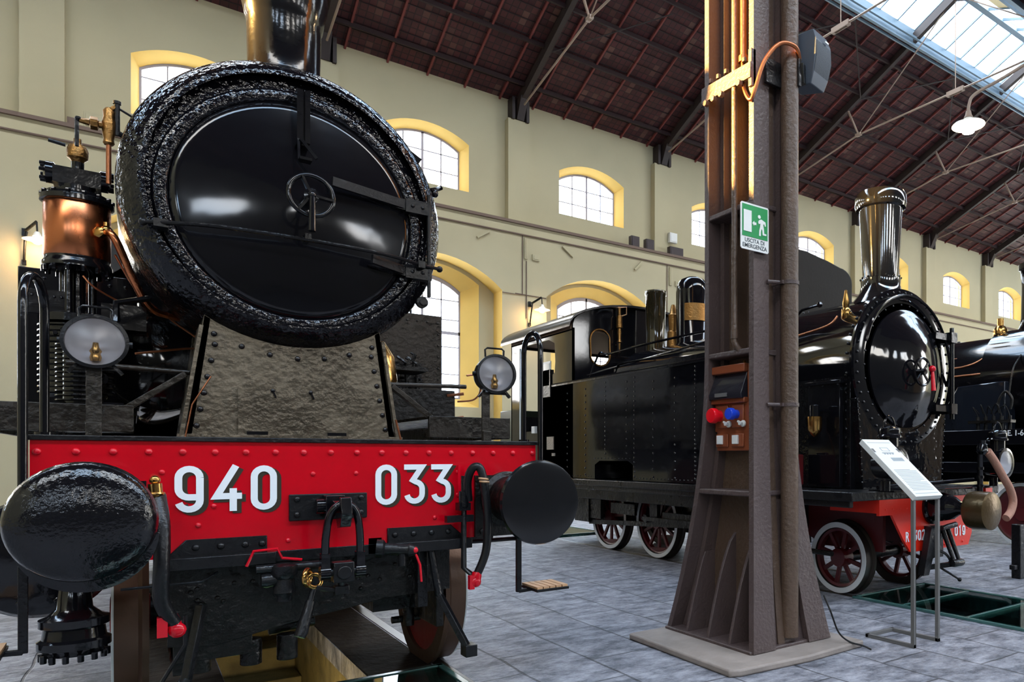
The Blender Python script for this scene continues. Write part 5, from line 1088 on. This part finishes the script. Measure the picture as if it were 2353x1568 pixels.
# ================================================================ lamps and small things on the wall
def wlamp(x, z, label, first=None):
    t = thing('wall_lamp', (x, YL, z), label, 'wall lamp', 'warm enamel wall lamps')
    b = MB(); b.box(x-.22, YL-.06, z-.42, x-.16, YL, z-.34); b.box(x-.22, YL-.06, z+.08, x-.15, YL, z+.22); b.tube([(x-.19, YL-.05, z-.38), (x-.17, YL-.12, z+.0), (x-.15, YL-.12, z+.15)], .02, 8)
    b.bar((x-.17, YL-.12, z+.16), (x, YL-.35, z+.30), .02, .05); b.tube([(x, YL-.35, z+.30), (x+.01, YL-.36, z+.10)], .014, 8); obj('lamp_arm', b, BSH, t)
    b = MB(); b.lathe((x+.01, YL-.36, z), (0,0,-1), [(.03, -.12), (.05, -.08), (.06, -.03), (.20, .02), (.205, .03), (.19, .03), (.05, -.02)], 28, False); obj('lamp_shade', b, mat('white_enamel', CH((240,236,225)), .3), t)
    b = MB(); b.ball((x+.01, YL-.36, z-.02), .085, 14); obj('bulb', b, BULB, t)
    d = bpy.data.lights.new('lamp_glow', 'POINT'); d.energy = 13; d.color = (1,.58,.24); d.shadow_soft_size = .12
    q = bpy.data.objects.new('lamp_glow', d); sc.collection.objects.link(q); q.location = (x+.01, YL-.40, z-.16)
wlamp(8.33, 5.13, 'warm enamel wall lamp between the arches, above the narrow engine cab'); wlamp(-1.36, 5.13, 'warm enamel wall lamp glowing behind the copper-clad air pump')
# pendant on a long arm
pl = thing('hanging_lamp', (8.26, 4.95, 5.3), 'glowing enamel lamp on a curved arm below the skylight', 'hanging lamp')
b = MB(); b.tube(bez([(8.26, 4.95, 5.56), (8.26, 4.94, 5.72), (8.3, 4.88, 5.84), (8.5, 4.62, 6.0), (8.9, 4.1, 6.35), (9.1, 3.8, 6.5)]), .02, 10); b.lathe((8.26, 4.95, 5.62), (0,0,-1), [(.03, -.02), (.04, .03), (.06, .07)], 16); obj('lamp_arm', b, ROD, pl)
b = MB(); b.lathe((8.26, 4.95, 5.50), (0,0,-1), [(.05, -.05), (.08, -.02), (.19, .03), (.2, .045), (.18, .04), (.06, 0)], 32, False); obj('lamp_shade', b, mat('lamp_enamel', CH((240,236,225)), .3), pl)
b = MB(); b.lathe((8.26, 4.95, 5.47), (0,0,-1), [(.17, 0), (.16, .02), (.09, .05), (.07, .10), (.0001, .12)], 24); obj('bulb', b, emat('lamp_glow_warm', (1,.86,.62,1), 30), pl)
d = bpy.data.lights.new('lamp_glow', 'POINT'); d.energy = 30; d.color = (1,.6,.28); d.shadow_soft_size = .1; q = bpy.data.objects.new('lamp_glow', d); sc.collection.objects.link(q); q.location = (8.26, 4.95, 5.28)
b = MB(); b.box(9.1, 3.4, 6.3, 9.2, 3.85, 6.6); b.box(8.9, 3.4, 0, 9.35, 3.8, 10.8)
tag(obj('iron_column', b, BRN, bevel=.01), 'next brown iron column of the row, beyond the right edge', 'column')
# boxes on the ledge and on the wall
def lbox(x, z0, w_, h, m_, label, cat, y=YL+.03, d_=.16, grp=None):
    b = MB(); b.box(x-w_/2, y, z0, x+w_/2, y+d_, z0+h); b.box(x-w_/2+.03, y-.012, z0+.03, x+w_/2-.03, y, z0+h-.03)
    return tag(obj('floodlight' if cat == 'floodlight' else 'junction_box', b, m_, bevel=.01), label, cat, grp)
DKB = mat('dark_housing', CH((58,48,50)), .4)
lbox(11.5, 7.39, .28, .34, DKB, 'dark floodlight on the ledge, leftmost of three left of the brown column', 'floodlight', grp='floodlights on the ledge')
lbox(12.02, 7.39, .28, .34, DKB, 'dark floodlight on the ledge, middle of three left of the brown column', 'floodlight', grp='floodlights on the ledge')
lbox(13.0, 7.39, .5, .28, DKB, 'wide low floodlight on the ledge under the white box', 'floodlight', grp='floodlights on the ledge')
lbox(13.0, 7.85, .28, .30, WPL, 'small white box on the wall above the wide floodlight', 'junction box', y=YW-.36, d_=.12)
lbox(-.9, 7.39, .16, .16, TRM, 'small brown box on the ledge at the left pilaster', 'junction box')
lbox(-.58, 7.42, .34, .3, CRM, 'cream coloured box on the ledge below the left upper window', 'junction box', d_=.12)
for i, (x, lb) in enumerate(((8.02, 'beside the left wall lamp wire, above the arches'), (12.7, 'under the ledge, left of the brown column'))):
    lbox(x+.02, 6.45, .09, .55, CRM, 'thin cream trunking %s' % lb, 'junction box', y=YL-.05, d_=.05); lbox(x+.30, 6.45, .2, .16, CRM, 'small cream box %s' % lb, 'junction box', y=YL-.05, d_=.05)
for x0, z0, x1, z1, lb in ((6.73, 6.77, 7.06, 7.0, 'right of the big smokebox'), (9.1, 6.98, 9.42, 6.74, 'above the second arch, leaning right'), (11.42, 6.72, 11.67, 6.98, 'above the steam dome of the narrow engine')):
    b = MB(); b.bar((x0, YL-.04, z0), (x1, YL-.04, z1), .05, .05, (0,1,0)); tag(obj('stay_bracket', b, CRM), 'slanting cream stay bar on the wall %s' % lb, 'bracket')
